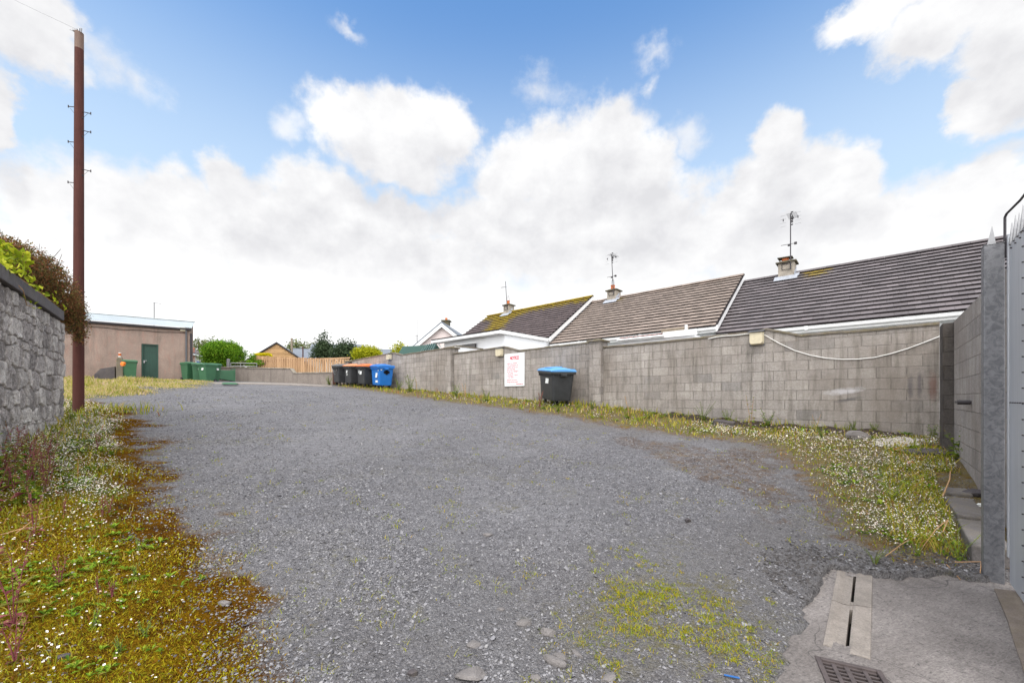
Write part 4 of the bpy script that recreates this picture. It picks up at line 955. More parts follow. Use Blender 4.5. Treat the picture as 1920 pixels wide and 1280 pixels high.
put(wb, 372, 716, 22.9, .62, 'large green wheelie bin at the front of the row by the shed corner, turned aside')
put(copy_tree(wb), 388.5, 717, 22.7, -.25, 'green wheelie bin with two white stickers at the front of the row by the shed')
put(copy_tree(wb), 355, 714, 23.2, 1.15, 'green wheelie bin half hidden between the shed corner and the large bin')
put(copy_tree(wb), 398, 716, 23.4, 1.35, 'green wheelie bin showing only its wheel side, between the stickered bin and the low wall')
lone = put(copy_tree(wb), 243.5, 713, 21.1, .75, 'lone green wheelie bin standing in the grass beside the concrete post')
for k in kids(lone):
    if k.name.startswith('sticker'): bpy.data.objects.remove(k)
ly = copy_tree(wb); put(ly, 403, 716, 24.6, 2.2, 'fallen green wheelie bin lying on its side with the lid hanging open')
ly.rotation_euler = (math.radians(90), 0, math.radians(146)); ly.location.z = gz(ly.location.x, ly.location.y) + .36
bpy.context.view_layer.update()
for k in kids(ly):
    if k.name.startswith('lid'):
        g_ = GP(432, 722.5); k.matrix_local = ly.matrix_world.inverted() @ Matrix.Translation((g_[0], g_[1], gz(*g_) + .05)) @ Matrix.Rotation(.5, 4, 'Z') @ Matrix.Translation((0, 0, -.985))
q = yard_pt(231, 20.3); q.z = P(231, 681, 20.3).z
mb = MB(); mb.loft([[(-.09, -.05, -.12), (.05, -.06, -.14), (.06, .05, -.12), (-.07, .05, -.10)], [(-.12, -.06, -.02), (.10, -.07, 0), (.11, .06, 0), (-.1, .06, -.01)], [(-.08, -.03, .08), (.09, -.04, .07), (.08, .04, .06), (-.05, .04, .09)]])
tag(mb.build('plastic_bag', M['orange'], None, .03, q), 'crumpled orange bag caught between the concrete post and a green bin', 'bag')

def big_bin(label, body, lid, stickers, chain=False, emblem=False, rimmat=None):
    """four-wheeled 700 l bin; front towards local -y, end towards local +x"""
    o = thing('waste_container', (0, 0, 0), label, 'bin', 'four wheeled waste containers along the block wall')
    def rr(w, d, z, c=.07):
        p = []
        for sx_, sy_, a0 in ((1, 1, 0), (-1, 1, 90), (-1, -1, 180), (1, -1, 270)):
            for k in range(4):
                a = math.radians(a0 + k * 30); p.append((sx_ * (w / 2 - c) + c * math.cos(a), sy_ * (d / 2 - c) + c * math.sin(a), z))
        return p
    mb = MB(); mb.loft([rr(1.08, .60, .17), rr(1.10, .62, .21), rr(1.22, .72, .98), rr(1.225, .725, 1.0)], sm=False); bd = mb.build('body', body, o, 0)
    mb = MB(); mb.loft([rr(1.31, .79, .99, .06), rr(1.33, .81, 1.01, .06), rr(1.33, .81, 1.07, .06), rr(1.29, .77, 1.085, .06)]); 
    for k in range(13): mb.box((-.56 + k * .0935, -.375, .955), (.016, .05, .09))
    for k in range(7): mb.box((.615, -.24 + k * .08, .965), (.05, .016, .07)); mb.box((-.615, -.24 + k * .08, .965), (.05, .016, .07))
    mb.build('rim', rimmat or body, bd, .006)
    for s in (-1, 1):
        mb = MB(); mb.box((s * .645, 0, .965), (.06, .20, .09)); mb.cyl((s * .65, 0, .965), (s * .735, 0, .965), .024, .024, 10); mb.box((s * .71, 0, .965), (.022, .13, .07)); mb.build('lifting_lug', rimmat or body, bd, .006)
    # lid: shallow vault, hinged at the back
    prof = [(-.42, 1.06), (-.43, 1.10), (-.36, 1.145), (-.18, 1.185), (.05, 1.19), (.25, 1.155), (.36, 1.12), (.41, 1.12), (.41, 1.08), (.30, 1.075)]
    ringx = lambda x, k: [(x, y, 1.07 + (z - 1.07) * k) for y, z in prof]
    mb = MB(); mb.loft([ringx(-.67, .55), ringx(-.62, .9), ringx(-.56, 1), ringx(-.2, 1.04), ringx(.2, 1.04), ringx(.56, 1), ringx(.62, .9), ringx(.67, .55)])
    mb.prism([(-.25, -.30, 1.165), (.25, -.30, 1.165), (.25, .10, 1.20), (-.25, .10, 1.20)], (0, 0, .022)); 
    for x in (-.42, 0, .42): mb.box((x, .40, 1.115), (.14, .09, .07))
    for x in (-.3, .3): mb.box((x, -.435, 1.09), (.18, .035, .025))
    mb.build('lid', lid, o, .008)
    for x in (-.43, .43):
        for y in (-.20, .20):
            mb = MB(); mb.box((x, y, .175), (.10, .09, .05)); mb.box((x - .04, y + .03, .12), (.03, .05, .12)); mb.cyl((x - .03, y + .005, .075), (x - .03, y + .055, .075), .075, .075, 16); mb.build('castor', M['rubber'], o, .004)
    for (face, a, z, w, h) in stickers:
        k = .5 * (.60 + (z - .17) / .81 * .12); k2 = .5 * (1.08 + (z - .17) / .81 * .14)
        mb = MB()
        if face == 'front': mb.box((a, -k - .006, z), (w, .006, h), Matrix.Rotation(-.085, 3, 'X'))
        else: mb.box((k2 + .006, a, z), (.006, w, h), Matrix.Rotation(.095, 3, 'Y'))
        mb.build('sticker', M['paper'], o)
    if emblem:
        mb = MB(); x0 = .5 * (1.08 + (.80 - .17) / .81 * .14) + .008
        for dy, dz, rr_ in ((0, .075, .062), (-.085, 0, .066), (.085, 0, .066), (0, -.06, .062), (0, 0, .06)): mb.cyl((x0 - .006, dy + .02, .81 + dz), (x0 + .014, dy + .02, .81 + dz), rr_, rr_, 14)
        mb.box((x0, .02, .93), (.02, .045, .12)); mb.build('lock_plate', M['black'], o)
    if chain:
        mb = MB()
        for sg in (.11, .20): 
            pts = [(-.56 + 1.12 * i / 16, -.385 + .035 * (1 - (2 * i / 16 - 1) ** 2), .93 - sg * (1 - (2 * i / 16 - 1) ** 2) * 1.6) for i in range(17)]; mb.tube(pts, .012, 5)
        mb.build('chain', M['steel'], o)
    return o
def put_bin(o, t, p, yaw):
    x, y = W(t, p); o.location = (x, y, gz(x, y) + .04); o.rotation_euler = (0, 0, yaw)
    # follow the slope of the yard
    dx = gz(x + .4 * math.cos(yaw), y + .4 * math.sin(yaw)) - gz(x - .4 * math.cos(yaw), y - .4 * math.sin(yaw)); o.rotation_euler = (0, -math.atan2(dx, .8), yaw)
yb = TH - math.radians(12); pb = 11.2 - .62
tb0 = t_at(716, pb)
put_bin(big_bin('bright blue four wheeled waste container with white stickers and a black lock plate', M['binblue'], M['binblue'], [('front', .22, .72, .27, .36), ('front', .18, .38, .33, .16), ('front', .50, .90, .06, .09), ('end', -.24, .93, .07, .06)], emblem=True), tb0, pb, yb)
put_bin(big_bin('charcoal waste container with orange lid directly beside the blue one', M['binblack'], M['lidorange'], [('front', .12, .78, .34, .24), ('front', -.18, .82, .12, .20)]), tb0 + 1.50, pb, yb)
put_bin(big_bin('charcoal waste container with pale faced orange lid, second from the blue one', M['binblack'], plain('faded_orange_plastic', (.70, .27, .12), .4, .5, .2, 3), [('front', .0, .80, .22, .20), ('front', .0, .64, .13, .14)]), tb0 + 2.95, pb, yb)
put_bin(big_bin('charcoal waste container with dark lid and a sagging chain, farthest along the wall', M['binblack'], plain('grey_lid', (.10, .11, .12), .35, .5, .1, 4), [], chain=True), tb0 + 4.35, pb, yb)
pd_ = 11.2 - .62; td = t_at(1041, pd_)
put_bin(big_bin('lone charcoal waste container with a pale blue lid standing by the notice', M['binblack'], M['lidblue'], [('front', .14, .80, .27, .22)]), td, pd_, math.radians(-75))
q = yard_pt(629, 24.3); mb = MB(); mb.box((0, 0, .42), (.22, .30, .95)); mb.box((0, 0, .91), (.26, .34, .05)); tag(mb.build('steel_post', M['rust'], None, .015, q), 'squat rusty steel bollard post between the low wall and the charcoal bins', 'post')
# ------------------------------------------------------------------ low wall, fence and what stands beyond
def seg_frame(name, a, b, z, label, cat, group=None):
    d = Vector((b[0] - a[0], b[1] - a[1])); return thing(name, (a[0], a[1], z), label, cat, group, math.atan2(d.y, d.x)), d.length
la, lb = P(396, 687, 26.6), P(648, 697, 24.3)
lw, LW = seg_frame('low_wall', la, lb, 0, 'low grey rendered wall with a stepped coping closing the far end of the yard', 'wall')
lst = LW * (553 - 396) / (648 - 396) * .985
z0, z1, z2 = la.z, P(546, 690, 25.2).z, lb.z
mb = MB(); mb.prism([(0, 0, z0 - 1.6), (LW, 0, z0 - 1.8), (LW, 0, z2 - .05), (lst + .2, 0, z2 - .03), (lst, 0, z1 - .05), (0, 0, z0 - .05)], (0, .2, 0)); mb.build('wall_body', M['low_wall'], lw)
mb = MB()
for (xa, za, xb, zb_) in ((0, z0, lst, z1), (lst, z1, lst + .22, z2 + .02), (lst + .22, z2 + .02, LW, z2)):
    n = max(1, int((xb - xa) / .6))
    for i in range(n):
        a = (xa + (xb - xa) * i / n, za + (zb_ - za) * i / n); b = (xa + (xb - xa) * (i + 1) / n, za + (zb_ - za) * (i + 1) / n)
        mb.prism([(a[0], -.05, a[1] - .05), (b[0], -.05, b[1] - .05), (b[0], -.05, b[1]), (a[0], -.05, a[1])], (0, .30, 0))
mb.build('coping', concrete('pale_coping', (.36, .32, .27), .3), lw, .008)
# narrow concrete margin at its foot
pts = [W(0, 0)]; mg = [GP(405, 718.6), GP(470, 717.3), GP(545, 719.0), GP(622, 723.2), GP(622, 725), GP(520, 721.5), GP(440, 720), GP(385, 721.5)]
ctr = np.mean(mg, 0)
mb = MB(); mb.prism([(x, y, gz(x, y) - .1) for x, y in mg], (0, 0, .135)); tag(mb.build('concrete_strip', M['concrete_pale'], None), 'narrow pale concrete strip along the foot of the low wall', 'pavement', kind='structure')

fa, fb = P(479, 667, 28.5), P(655, 674, 26.3)
fn, FL = seg_frame('timber_fence', fa, fb, 0, 'golden brown vertical board fence behind the low wall', 'fence')
mb = MB(); n = int(FL / .098)
for i in range(n):
    x = (i + .5) * FL / n; zt = fa.z + (fb.z - fa.z) * i / n + rnd.uniform(-.025, .025); mb.box((x, rnd.uniform(-.008, .008) + .03 * (i % 2), zt - 1.0), (FL / n - .02, .018, 2.0), Matrix.Rotation(rnd.uniform(-.008, .008), 3, 'Y'))
mb.build('boards', M['fence'], fn)
mb = MB()
for z in (-.35, -1.4): mb.box((FL / 2, .07, fa.z + z), (FL, .04, .09))
mb.build('rails', M['fence'], fn)
q = P(432, 680, 27.5); q2 = P(470, 680, 27.8)
rg, RL = seg_frame('metal_gate', q, q2, 0, 'galvanised tubular field gate showing over the low wall by the clipped bush', 'gate')
mb = MB(); zt = P(430, 677, 27.5).z; mb.box((-.12, 0, zt - .6), (.16, .16, 1.5)); mb.build('gate_post', M['steel'], rg, .01)
mb = MB()
for z in (-.12, -.32, -.52, -.75): mb.cyl((0, 0, zt + z), (RL + .4, 0, zt + z), .025, seg=8)
for x in (.02, RL * .5, RL + .38): mb.cyl((x, 0, zt - .9), (x, 0, zt - .1), .022, seg=8)
mb.build('rails', M['steel'], rg)

def simple_house(name, label, a, b, depth, zeave, zridge, wallm, roofm, gable=False, chim=None):
    """a,b: the two ends of the side facing the yard; ridge parallel to it"""
    o, L = seg_frame(name, a, b, 0, label, 'house'); zg = 0
    mb = MB(); mb.prism([(0.15, .2, zg), (0.15, depth - .2, zg), (0.15, depth - .2, zeave), (.15, depth / 2, zridge - .1), (.15, .2, zeave)], (L - .3, 0, 0)); mb.build('wall', wallm, o)
    mb = MB(); mb.prism([(0, -.15, zeave - .08), (L, -.15, zeave - .08), (L, depth / 2, zridge), (0, depth / 2, zridge)], (0, 0, .12)); mb.prism([(0, depth + .15, zeave - .08), (L, depth + .15, zeave - .08), (L, depth / 2, zridge), (0, depth / 2, zridge)], (0, 0, .115)); r = mb.build('roof', roofm, o)
    mb = MB(); mb.cyl((0, depth / 2, zridge + .10), (L, depth / 2, zridge + .10), .09, seg=8); mb.build('ridge', roofm, r)
    mb = MB(); mb.box((L / 2, -.13, zeave - .12), (L, .06, .14)); mb.build('gutter', M['pvc'], o)
    return o, L
# white house past the shed
a, b = P(330, 664, 33.6), P(402, 674, 41.5)
o, L = simple_house('white_house', 'small white house with a brown tiled roof between the shed and the clipped bush', a, b, 6.5, EYE + 4.0, EYE + 5.55, M['cream'], M['brownroof'])
a.z = EYE + 3.9; mb = MB(); mb.box((L * .56, .16, a.z - .9), (.95, .12, .8)); w = mb.build('window', M['binblue'], o); mb = MB()
for x in (-.52, .52): mb.box((L * .56 + x, .12, a.z - .9), (.08, .12, .9))
mb.box((L * .56, .12, a.z - .46), (1.1, .12, .08)); mb.build('window_frame', M['pvc'], w)
mb = MB(); mb.box((L * .78, .16, a.z - 1.0), (.6, .12, .9)); mb.build('window', M['rake'], o)
mb = MB(); mb.cyl((L * .40, -.05, 0), (L * .40, -.05, a.z + .5), .03, seg=8); mb.cyl((L * .40, -.05, a.z + .5), (L * .40, -.05, a.z + .62), .05, .04, seg=8); mb.build('soil_pipe', M['terracotta'], o)
# timber gable
Y2 = 38.0; ap2 = P(519, 642.5, Y2); e1, e2 = P(485, 670, Y2), P(560, 670.5, Y2)
tg = thing('timber_building', (ap2.x, Y2, 0), 'timber clad gabled outbuilding with a slate roof behind the board fence', 'outbuilding', rz=.35)
h1 = 2.1; zz = ap2.z; slp = .72
mb = MB(); mb.prism([(-2.4, 0, 0), (2.4, 0, 0), (2.4, 0, zz - slp * 2.4 - .1), (0, 0, zz - .1), (-2.4, 0, zz - slp * 2.4 - .1)], (0, 7, 0)); wl = mb.build('wall', M['clad'], tg)
mb = MB()
for k in range(14):
    z = zz - .28 - k * .17; hw_ = min(2.4, (zz - .12 - z) / slp)
    if hw_ > .1: mb.prism([(-hw_, -.03, z - .155), (hw_, -.03, z - .155), (hw_ - .0, -.012, z), (-hw_ + .0, -.012, z)], (0, .03, 0))
mb.build('cladding', M['clad'], wl)
mb = MB()
for s in (-1, 1): mb.prism([(0, -.10, zz), (s * 2.75, -.10, zz - slp * 2.75), (s * 2.75, -.10, zz - slp * 2.75 + .06), (0, -.10, zz + .07)], (0, 7.3, 0))
r = mb.build('roof', M['slateroof'], tg)
mb = MB()
for s in (-1, 1): mb.prism([(0, -.15, zz + .075), (s * 2.78, -.15, zz - slp * 2.78 + .065), (s * 2.78, -.15, zz - slp * 2.78 - .06), (0, -.15, zz - .06)], (0, .05, 0))
mb.build('bargeboard', M['darksteel'], r)
# grey slate roofed houses beyond
for (u0, v0, u1, v1, Yh, ve, vr, lab) in ((541, 672, 592, 672, 44, 672, 656, 'low slate roofed house showing between the timber gable and a taller slate roof'),
                                       (574, 672, 634, 672, 47, 672, 647, 'taller slate roofed house behind the dark evergreen trees'),
                                       (655, 668, 690, 668, 50, 670, 648, 'slate roof end rising behind the golden clipped shrub'),
                                       (690, 668, 752, 668, 52, 668, 656.5, 'low slate roof line between the golden shrub and the block wall')):
    a, b = P(u0, v0, Yh), P(u1, v1, Yh + 1); simple_house('slate_house', lab, a, b, 7, P(0, ve, Yh).z, P(0, vr, Yh + 3.5).z, M['cream'], M['slateroof'])
q = P(547, 660, 40); tp = thing('telegraph_pole', (q.x, q.y, 0), 'short weathered timber post rising behind the timber outbuilding', 'pole')
zt = P(547, 634.5, 40).z; mb = MB(); mb.cyl((0, 0, 0), (0, 0, zt), .12, .10, 10); mb.build('shaft', M['oldwood'], tp); mb = MB(); mb.cyl((0, 0, zt), (0, 0, zt + .03), .11, .09, 10); mb.build('cap', M['oldwood'], tp)
q = P(568, 662, 41); tp = thing('telegraph_pole', (q.x, q.y, 0), 'thin dark post beside a low slate roof', 'pole')
zt = P(568, 650, 41).z; mb = MB(); mb.cyl((0, 0, 0), (0, 0, zt), .07, .06, 8); mb.build('shaft', M['rust'], tp)

# ------------------------------------------------------------------ foliage
def leaf_quads(C, S, rg, asp=.5, up=0.0, nrm=None):
    """one folded four-point leaf per centre"""
    n = len(C); d = rg.normal(size=(n, 3)); d[:, 2] += up; d /= np.linalg.norm(d, axis=1)[:, None]
    k = rg.normal(size=(n, 3)) if nrm is None else nrm + rg.normal(size=(n, 3)) * .45
    s = np.cross(d, k); s /= np.linalg.norm(s, axis=1)[:, None] + 1e-9; u = np.cross(s, d)
    S = np.asarray(S)[:, None]
    a = C - d * S * .5; b = C + d * S * .5; l = C + s * S * asp * .5 + u * S * .10; r = C - s * S * asp * .5 + u * S * .10
    V = np.stack([a, l, b, r], 1).reshape(-1, 3); F = np.arange(4 * n).reshape(n, 4); return V, F
def blob_points(blobs, n, rg, shell=.5):
    w = np.array([b[3] * b[4] * b[5] for b in blobs]) ** .7; w /= w.sum(); idx = rg.choice(len(blobs), n, p=w); B = np.array(blobs)[idx]
    d = rg.normal(size=(n, 3)); d /= np.linalg.norm(d, axis=1)[:, None]; r = np.where(rg.random(n) < shell, rg.uniform(.82, 1.06, n), rg.random(n) ** (1 / 3))
    return B[:, :3] + d * B[:, 3:6] * r[:, None], d
def foliage(name, mat, parent, blobs, n, size, seed, asp=.55, shell=.6, clip=None, clumps=0, jit=1.1):
    rg = np.random.default_rng(seed)
    if clumps:
        m, dd = blob_points(blobs, clumps, rg, shell); idx = rg.integers(0, clumps, n); C = m[idx] + rg.normal(size=(n, 3)) * size * jit; d = dd[idx]
    else: C, d = blob_points(blobs, n, rg, shell)
    if clip is not None: k = clip(C); C = C[k]; d = d[k]
    V, F = leaf_quads(C, rg.uniform(.65, 1.3, len(C)) * size, rg, asp, nrm=d); return mesh_np(name, V, F, mat, parent)
def tree(name, label, base, blobs, mat, n, size, seed, cat='tree', group=None, trunk_r=.12, clumps=0, shell=.6):
    o = thing(name, base, label, cat, group); b = Vector(base); rel = [(x - b.x, y - b.y, z - b.z, rx, ry, rz_) for x, y, z, rx, ry, rz_ in blobs]
    foliage('crown', mat, o, rel, n, size, seed, clumps=clumps, shell=shell)
    top = max(rel, key=lambda q: q[2]); mb = MB(); low = min(q[2] - q[5] for q in rel)
    mb.tube([(0, 0, -.2), (top[0] * .2, 0, max(.3, low * .6)), (top[0] * .6, 0, max(.5, top[2] * .6)), (top[0], top[1], top[2])], [trunk_r, trunk_r * .8, trunk_r * .5, trunk_r * .15], 8)
    for q in rel: mb.tube([(top[0] * .3, 0, max(.3, low * .7)), (q[0] * .6, q[1] * .6, (q[2] + low) * .5), (q[0], q[1], q[2])], [trunk_r * .4, trunk_r * .3, trunk_r * .08], 6)
    mb.build('trunk', M['bark'], o); return o
def PB(u, v, Y, ru, rv, rd=None):     # blob from a pixel ellipse at a depth
    q = P(u, v, Y); k = Y / FPX; return (q.x, q.y, q.z, ru * k, (rd or ru) * k, rv * k)
def base_at(u, Y, z=None):
    x = (u - UC) / FPX * Y; return (x, Y, gz(x, Y) if z is None else z)
tree('clipped_bush', 'large clipped dome of bright green bush behind the low wall', base_at(420, 29), [PB(420, 666, 29, 33, 23), PB(412, 660, 28.6, 25, 15), PB(438, 668, 29, 17, 20), PB(402, 668, 28.7, 17, 20), PB(420, 682, 29, 30, 10), PB(420, 652, 29, 22, 10)],
     M['leaf_bush'], 20000, .12, 21, 'bush', clumps=3000, shell=.85)
tree('thin_tree', 'loose pale green tree behind the white house roof', base_at(384, 43), [PB(374, 643, 43, 8, 7), PB(388, 648, 43, 10, 8), PB(398, 641, 43, 5, 4), PB(366, 646, 43, 7, 5), PB(381, 655, 43, 12, 8)], M['leaf_pale'], 900, .22, 22, clumps=160)
tree('evergreen_tree', 'tall narrow dark evergreen tree behind the board fence', base_at(607, 33), [PB(608, 629, 33, 5, 7), PB(606, 641, 33, 9, 9), PB(603, 656, 33, 15, 10), PB(612, 652, 33, 11, 9), PB(600, 666, 33, 14, 9), PB(617, 664, 33, 13, 9)], M['leaf_dark'], 3600, .16, 23, clumps=520)
tree('evergreen_tree', 'broad dark evergreen tree next to the golden clipped shrub', base_at(644, 32), [PB(642, 657, 32, 14, 9), PB(655, 656, 32, 9, 10), PB(632, 663, 32, 11, 9), PB(650, 667, 32, 17, 8), PB(642, 644, 32, 3, 5), PB(658, 646, 32, 4, 6), PB(664, 664, 32, 8, 8)], M['leaf_dark'], 4200, .16, 24, clumps=560)
tree('pale_tree', 'small pale tree rising behind the slate roofs', base_at(556, 55), [PB(554, 649, 55, 9, 6), PB(564, 652, 55, 9, 5), PB(545, 653, 55, 6, 4), PB(580, 650, 55, 6, 5)], M['leaf_pale'], 800, .28, 25, clumps=130)
tree('golden_shrub', 'rounded golden green shrub over the far end of the block wall', base_at(688, 28), [PB(688, 664, 28, 21, 11), PB(678, 666, 28, 14, 9), PB(700, 666, 28, 13, 9)], M['leaf_yel'], 8000, .12, 26, 'bush', clumps=1500, shell=.85)
tree('golden_conifer', 'sparse golden conifer beside the pink gabled house', base_at(750, 34), [PB(750, 652, 34, 7, 6), PB(743, 660, 34, 8, 7), PB(757, 661, 34, 8, 6)], M['leaf_yel'], 700, .18, 27, clumps=120)
tree('golden_flower_shrub', 'bright yellow flowering shrub topping the board fence', base_at(494, 28.9), [PB(490, 664.5, 28.9, 12, 2.6), PB(500, 664, 28.9, 8, 2.4), PB(508, 667, 28.9, 3, 2.5)], M['leaf_gold'], 900, .09, 28, 'shrub', trunk_r=.04)
tree('ivy_shrub', 'dark green climbing shrub at the open end of the board fence', base_at(474, 28.2), [PB(474, 671, 28.2, 6, 9), PB(472, 682, 28.2, 9, 9), PB(487, 680, 28.2, 8, 6)], M['leaf_bush'], 1100, .11, 29, 'shrub', trunk_r=.04)
tree('pale_shrub', 'small pale shrub behind the tubular gate', base_at(456, 28.6), [PB(455, 682, 28.6, 9, 6), PB(466, 680, 28.6, 6, 5), PB(448, 684, 28.6, 6, 5)], M['leaf_pale'], 700, .10, 30, 'shrub', trunk_r=.03)

# reddish shrub over the stone wall and climber on its coping
hb_ = [PB(-40, 480, 5.9, 60, 40), PB(12, 486, 6.3, 42, 38), PB(48, 500, 6.9, 38, 38), PB(80, 522, 7.3, 34, 40), PB(104, 545, 7.8, 30, 38), PB(124, 568, 8.2, 22, 34), PB(136, 585, 8.45, 17, 30), PB(146, 600, 8.45, 13, 34), PB(150, 630, 8.5, 8, 14), PB(128, 612, 8.3, 12, 14), PB(116, 585, 8.2, 16, 18), PB(60, 540, 7.4, 40, 26), PB(0, 470, 6.4, 28, 26)]
hd = thing('red_shrub', (P(60, 0, 7.2).x, 7.2, 1.3), 'reddish brown small leaved shrub spilling over the end of the stone wall', 'shrub'); hl = Vector(hd.location)
rel = [(x - hl.x, y - hl.y, z - hl.z, a, b, c) for x, y, z, a, b, c in hb_]
foliage('leaves', M['leaf_red'], hd, rel, 36000, .036, 41, .6, .45, None, 5200)
mb = MB(); r3 = random.Random(3)
for q in rel:
    for k in range(7):
        e = (q[0] + r3.uniform(-1, 1) * q[3] * 1.1, q[1] + r3.uniform(-1, 1) * q[4], q[2] + r3.uniform(-.3, 1.15) * q[5]); mb.tube([(q[0], q[1], q[2] - q[5] * .8), (q[0] * .5 + e[0] * .5, q[1] * .5 + e[1] * .5, q[2]), e], [.012, .008, .003], 5)
for k in range(26):
    q = rel[r3.randrange(1, 9)]; s = Vector((q[0] + r3.uniform(-1, 1) * q[3] * .7, q[1], q[2] + q[5] * .6)); e = s + Vector((r3.uniform(-.06, .10), r3.uniform(-.1, .1), r3.uniform(.12, .34))); mb.tube([s, e], [.004, .002], 4)
mb.build('branches', M['bark'], hd)
cl = thing('climber', (P(20, 0, 5.8).x, 5.8, EYE + 1.6), 'lime green large leaved climber growing along the stone wall coping', 'climber'); c0 = Vector(cl.location); rg = np.random.default_rng(8)
pts = []; 
def along(s): q = SA + sd * s; return Vector((q[0], q[1], EYE + 1.66))
stem = [along(s) + Vector((-sn[0] * .0 + r3.uniform(-.03, .03), -sn[1] * .0, .03 + r3.uniform(0, .05))) - c0 for s in np.linspace(.55, 4.5, 14)]
mb = MB(); mb.tube(stem, .007, 5); mb.tube([along(3.3) - c0 + Vector((0, 0, -.02)), along(3.28) - c0 - Vector((sn[0] * .12, sn[1] * .12, .2)), along(2.9) - c0 - Vector((sn[0] * .08, sn[1] * .08, .34)), along(2.6) - c0 - Vector((sn[0] * .08, sn[1] * .08, .30))], .005, 5); mb.build('stem', M['stem_straw'], cl)
CC = []; SS = []
for s in np.linspace(.7, 4.8, 42):
    q = along(s) - c0; 
    for k in range(1 if s < 2.4 else 2): CC.append((q.x - sn[0] * rg.uniform(.0, .20), q.y - sn[1] * rg.uniform(0, .20), q.z + rg.uniform(-.05, .10))); SS.append(rg.uniform(.07, .13))
for blob, n in ((PB(16, 478, 5.6, 26, 16), 60), (PB(36, 492, 5.9, 16, 17), 40), (PB(-14, 484, 5.4, 26, 22), 50), (PB(6, 456, 5.6, 12, 7), 16)):
    C, _ = blob_points([blob], n, rg, .5); CC += [tuple(c - np.array(c0)) for c in C]; SS += list(rg.uniform(.08, .15, n))
for s in np.linspace(2.5, 3.3, 6): q = along(s) - c0 - Vector((sn[0] * .13, sn[1] * .13, rg.uniform(.2, .4))); CC.append(tuple(q)); SS.append(rg.uniform(.05, .09))
V, Fq = leaf_quads(np.array(CC), np.array(SS), rg, .55, -.5, np.tile(np.array([-sn[0] * .6, -sn[1] * .6, .7]), (len(CC), 1))); mesh_np('leaves', V, Fq, M['leaf_lime'], cl)

# ------------------------------------------------------------------ utility pole
q = P(147, 778, 8.75); up = thing('utility_pole', (q.x, q.y, q.z), 'tall reddish brown wooden utility pole with metal step irons by the stone wall', 'pole')
ht = P(149, 62, 8.75).z - q.z; lx = (149 - 147.5) / FPX * 8.75; mb = MB(); rs = []
for k in range(25):
    f = k / 24; rr = .094 - .022 * f; rs.append([(lx * f + rr * math.cos(a * math.pi / 10), rr * math.sin(a * math.pi / 10), -.3 + (ht + .3) * f) for a in range(20)])
mb.loft(rs[:24], True, 0, True); mb.build('shaft', M['pole'], up)
mb = MB(); mb.loft([[(x * 1.004 - lx * .004, y * 1.004, z) for x, y, z in rs[23]], rs[24]], True, 0, True); mb.build('pole_top', M['poletop'], up)
mb = MB(); mb.box((lx - .04, -.03, ht + .02), (.10, .06, .04)); mb.cyl((lx + .03, -.03, ht), (lx + .03, -.03, ht + .07), .022, .015, 8); mb.cyl((lx - .11, 0, ht + .03), (lx - .22, .02, ht + .09), .008, seg=5); mb.cyl((lx + .08, -.04, ht - .02), (lx + .10, -.05, ht + .05), .014, seg=6); mb.build('top_bracket', M['steel'], up)
for (u, v, sgn) in ((137, 202, -1), (158, 208, 1), (158, 243, 1), (137, 268, -1), (158, 316, 1), (137, 344, -1)):
    z = P(u, v, 8.75).z - q.z; f = z / ht; rr = .094 - .022 * f; x0 = lx * f + sgn * rr
    mb = MB(); mb.cyl((x0 - sgn * .03, 0, z - sgn * .012), (x0 + sgn * .165, .01, z + (.03 if sgn < 0 else -.055)), .0085, seg=6); ex = (x0 + sgn * .165, .01, z + (.03 if sgn < 0 else -.055)); mb.cyl((ex[0], ex[1], ex[2] - .02), (ex[0], ex[1], ex[2] + .03), .010, seg=6); mb.cyl((x0, 0, z - .16), (x0 + sgn * .12, .008, z - .01 if sgn < 0 else z - .045), .0035, seg=4)
    mb.box((x0, 0, z - .15), (.02, .03, .03)); mb.build('step_iron', M['darksteel'], up)
mb = MB(); p0 = Vector((q.x + lx, q.y, q.z + ht + .05)); p1 = P(-330, -190, 7.6); mb.tube([p0.lerp(p1, k / 14) - Vector((0, 0, .08 * math.sin(math.pi * k / 14))) for k in range(15)], .002, 4); tag(mb.build('overhead_wire', M['greypipe']), 'thin overhead wire leaving the top of the utility pole', 'wire')

# ------------------------------------------------------------------ things fixed on the block wall
def wall_pt(u, v, p=WT): Y = Y_at(u, p); return P(u, v, Y)
for (u, v, lab) in ((1418.5, 634, 'square cream bulkhead wall lamp with the slack white cable running from it'), (936.5, 660.5, 'square cream bulkhead wall lamp beside the notice board'), (729.5, 669, 'square cream bulkhead wall lamp above the blue waste container')):
    q = wall_pt(u, v, 11.12); o = thing('wall_lamp', q, lab, 'lamp', 'bulkhead lamps on the block wall', TH); b_ = .135
    mb = MB(); mb.loft([[(-.13, -.09, .13), (.13, -.09, .13), (.13, -.09, -.10), (.10, -.09, -.14), (-.10, -.09, -.14), (-.13, -.09, -.10)], [(-.15, .06, .15), (.15, .06, .15), (.15, .06, -.13), (.12, .06, -.16), (-.12, .06, -.16), (-.15, .06, -.13)]]); mb.build('lamp_body', M['lampglass'], o, .018)
    mb = MB(); mb.prism([(-.165, -.13, .135), (.165, -.13, .135), (.165, .08, .18), (-.165, .08, .18)], (0, 0, .022)); mb.box((0, .068, 0), (.32, .015, .36)); mb.build('lamp_hood', M['greypipe'], o, .006)
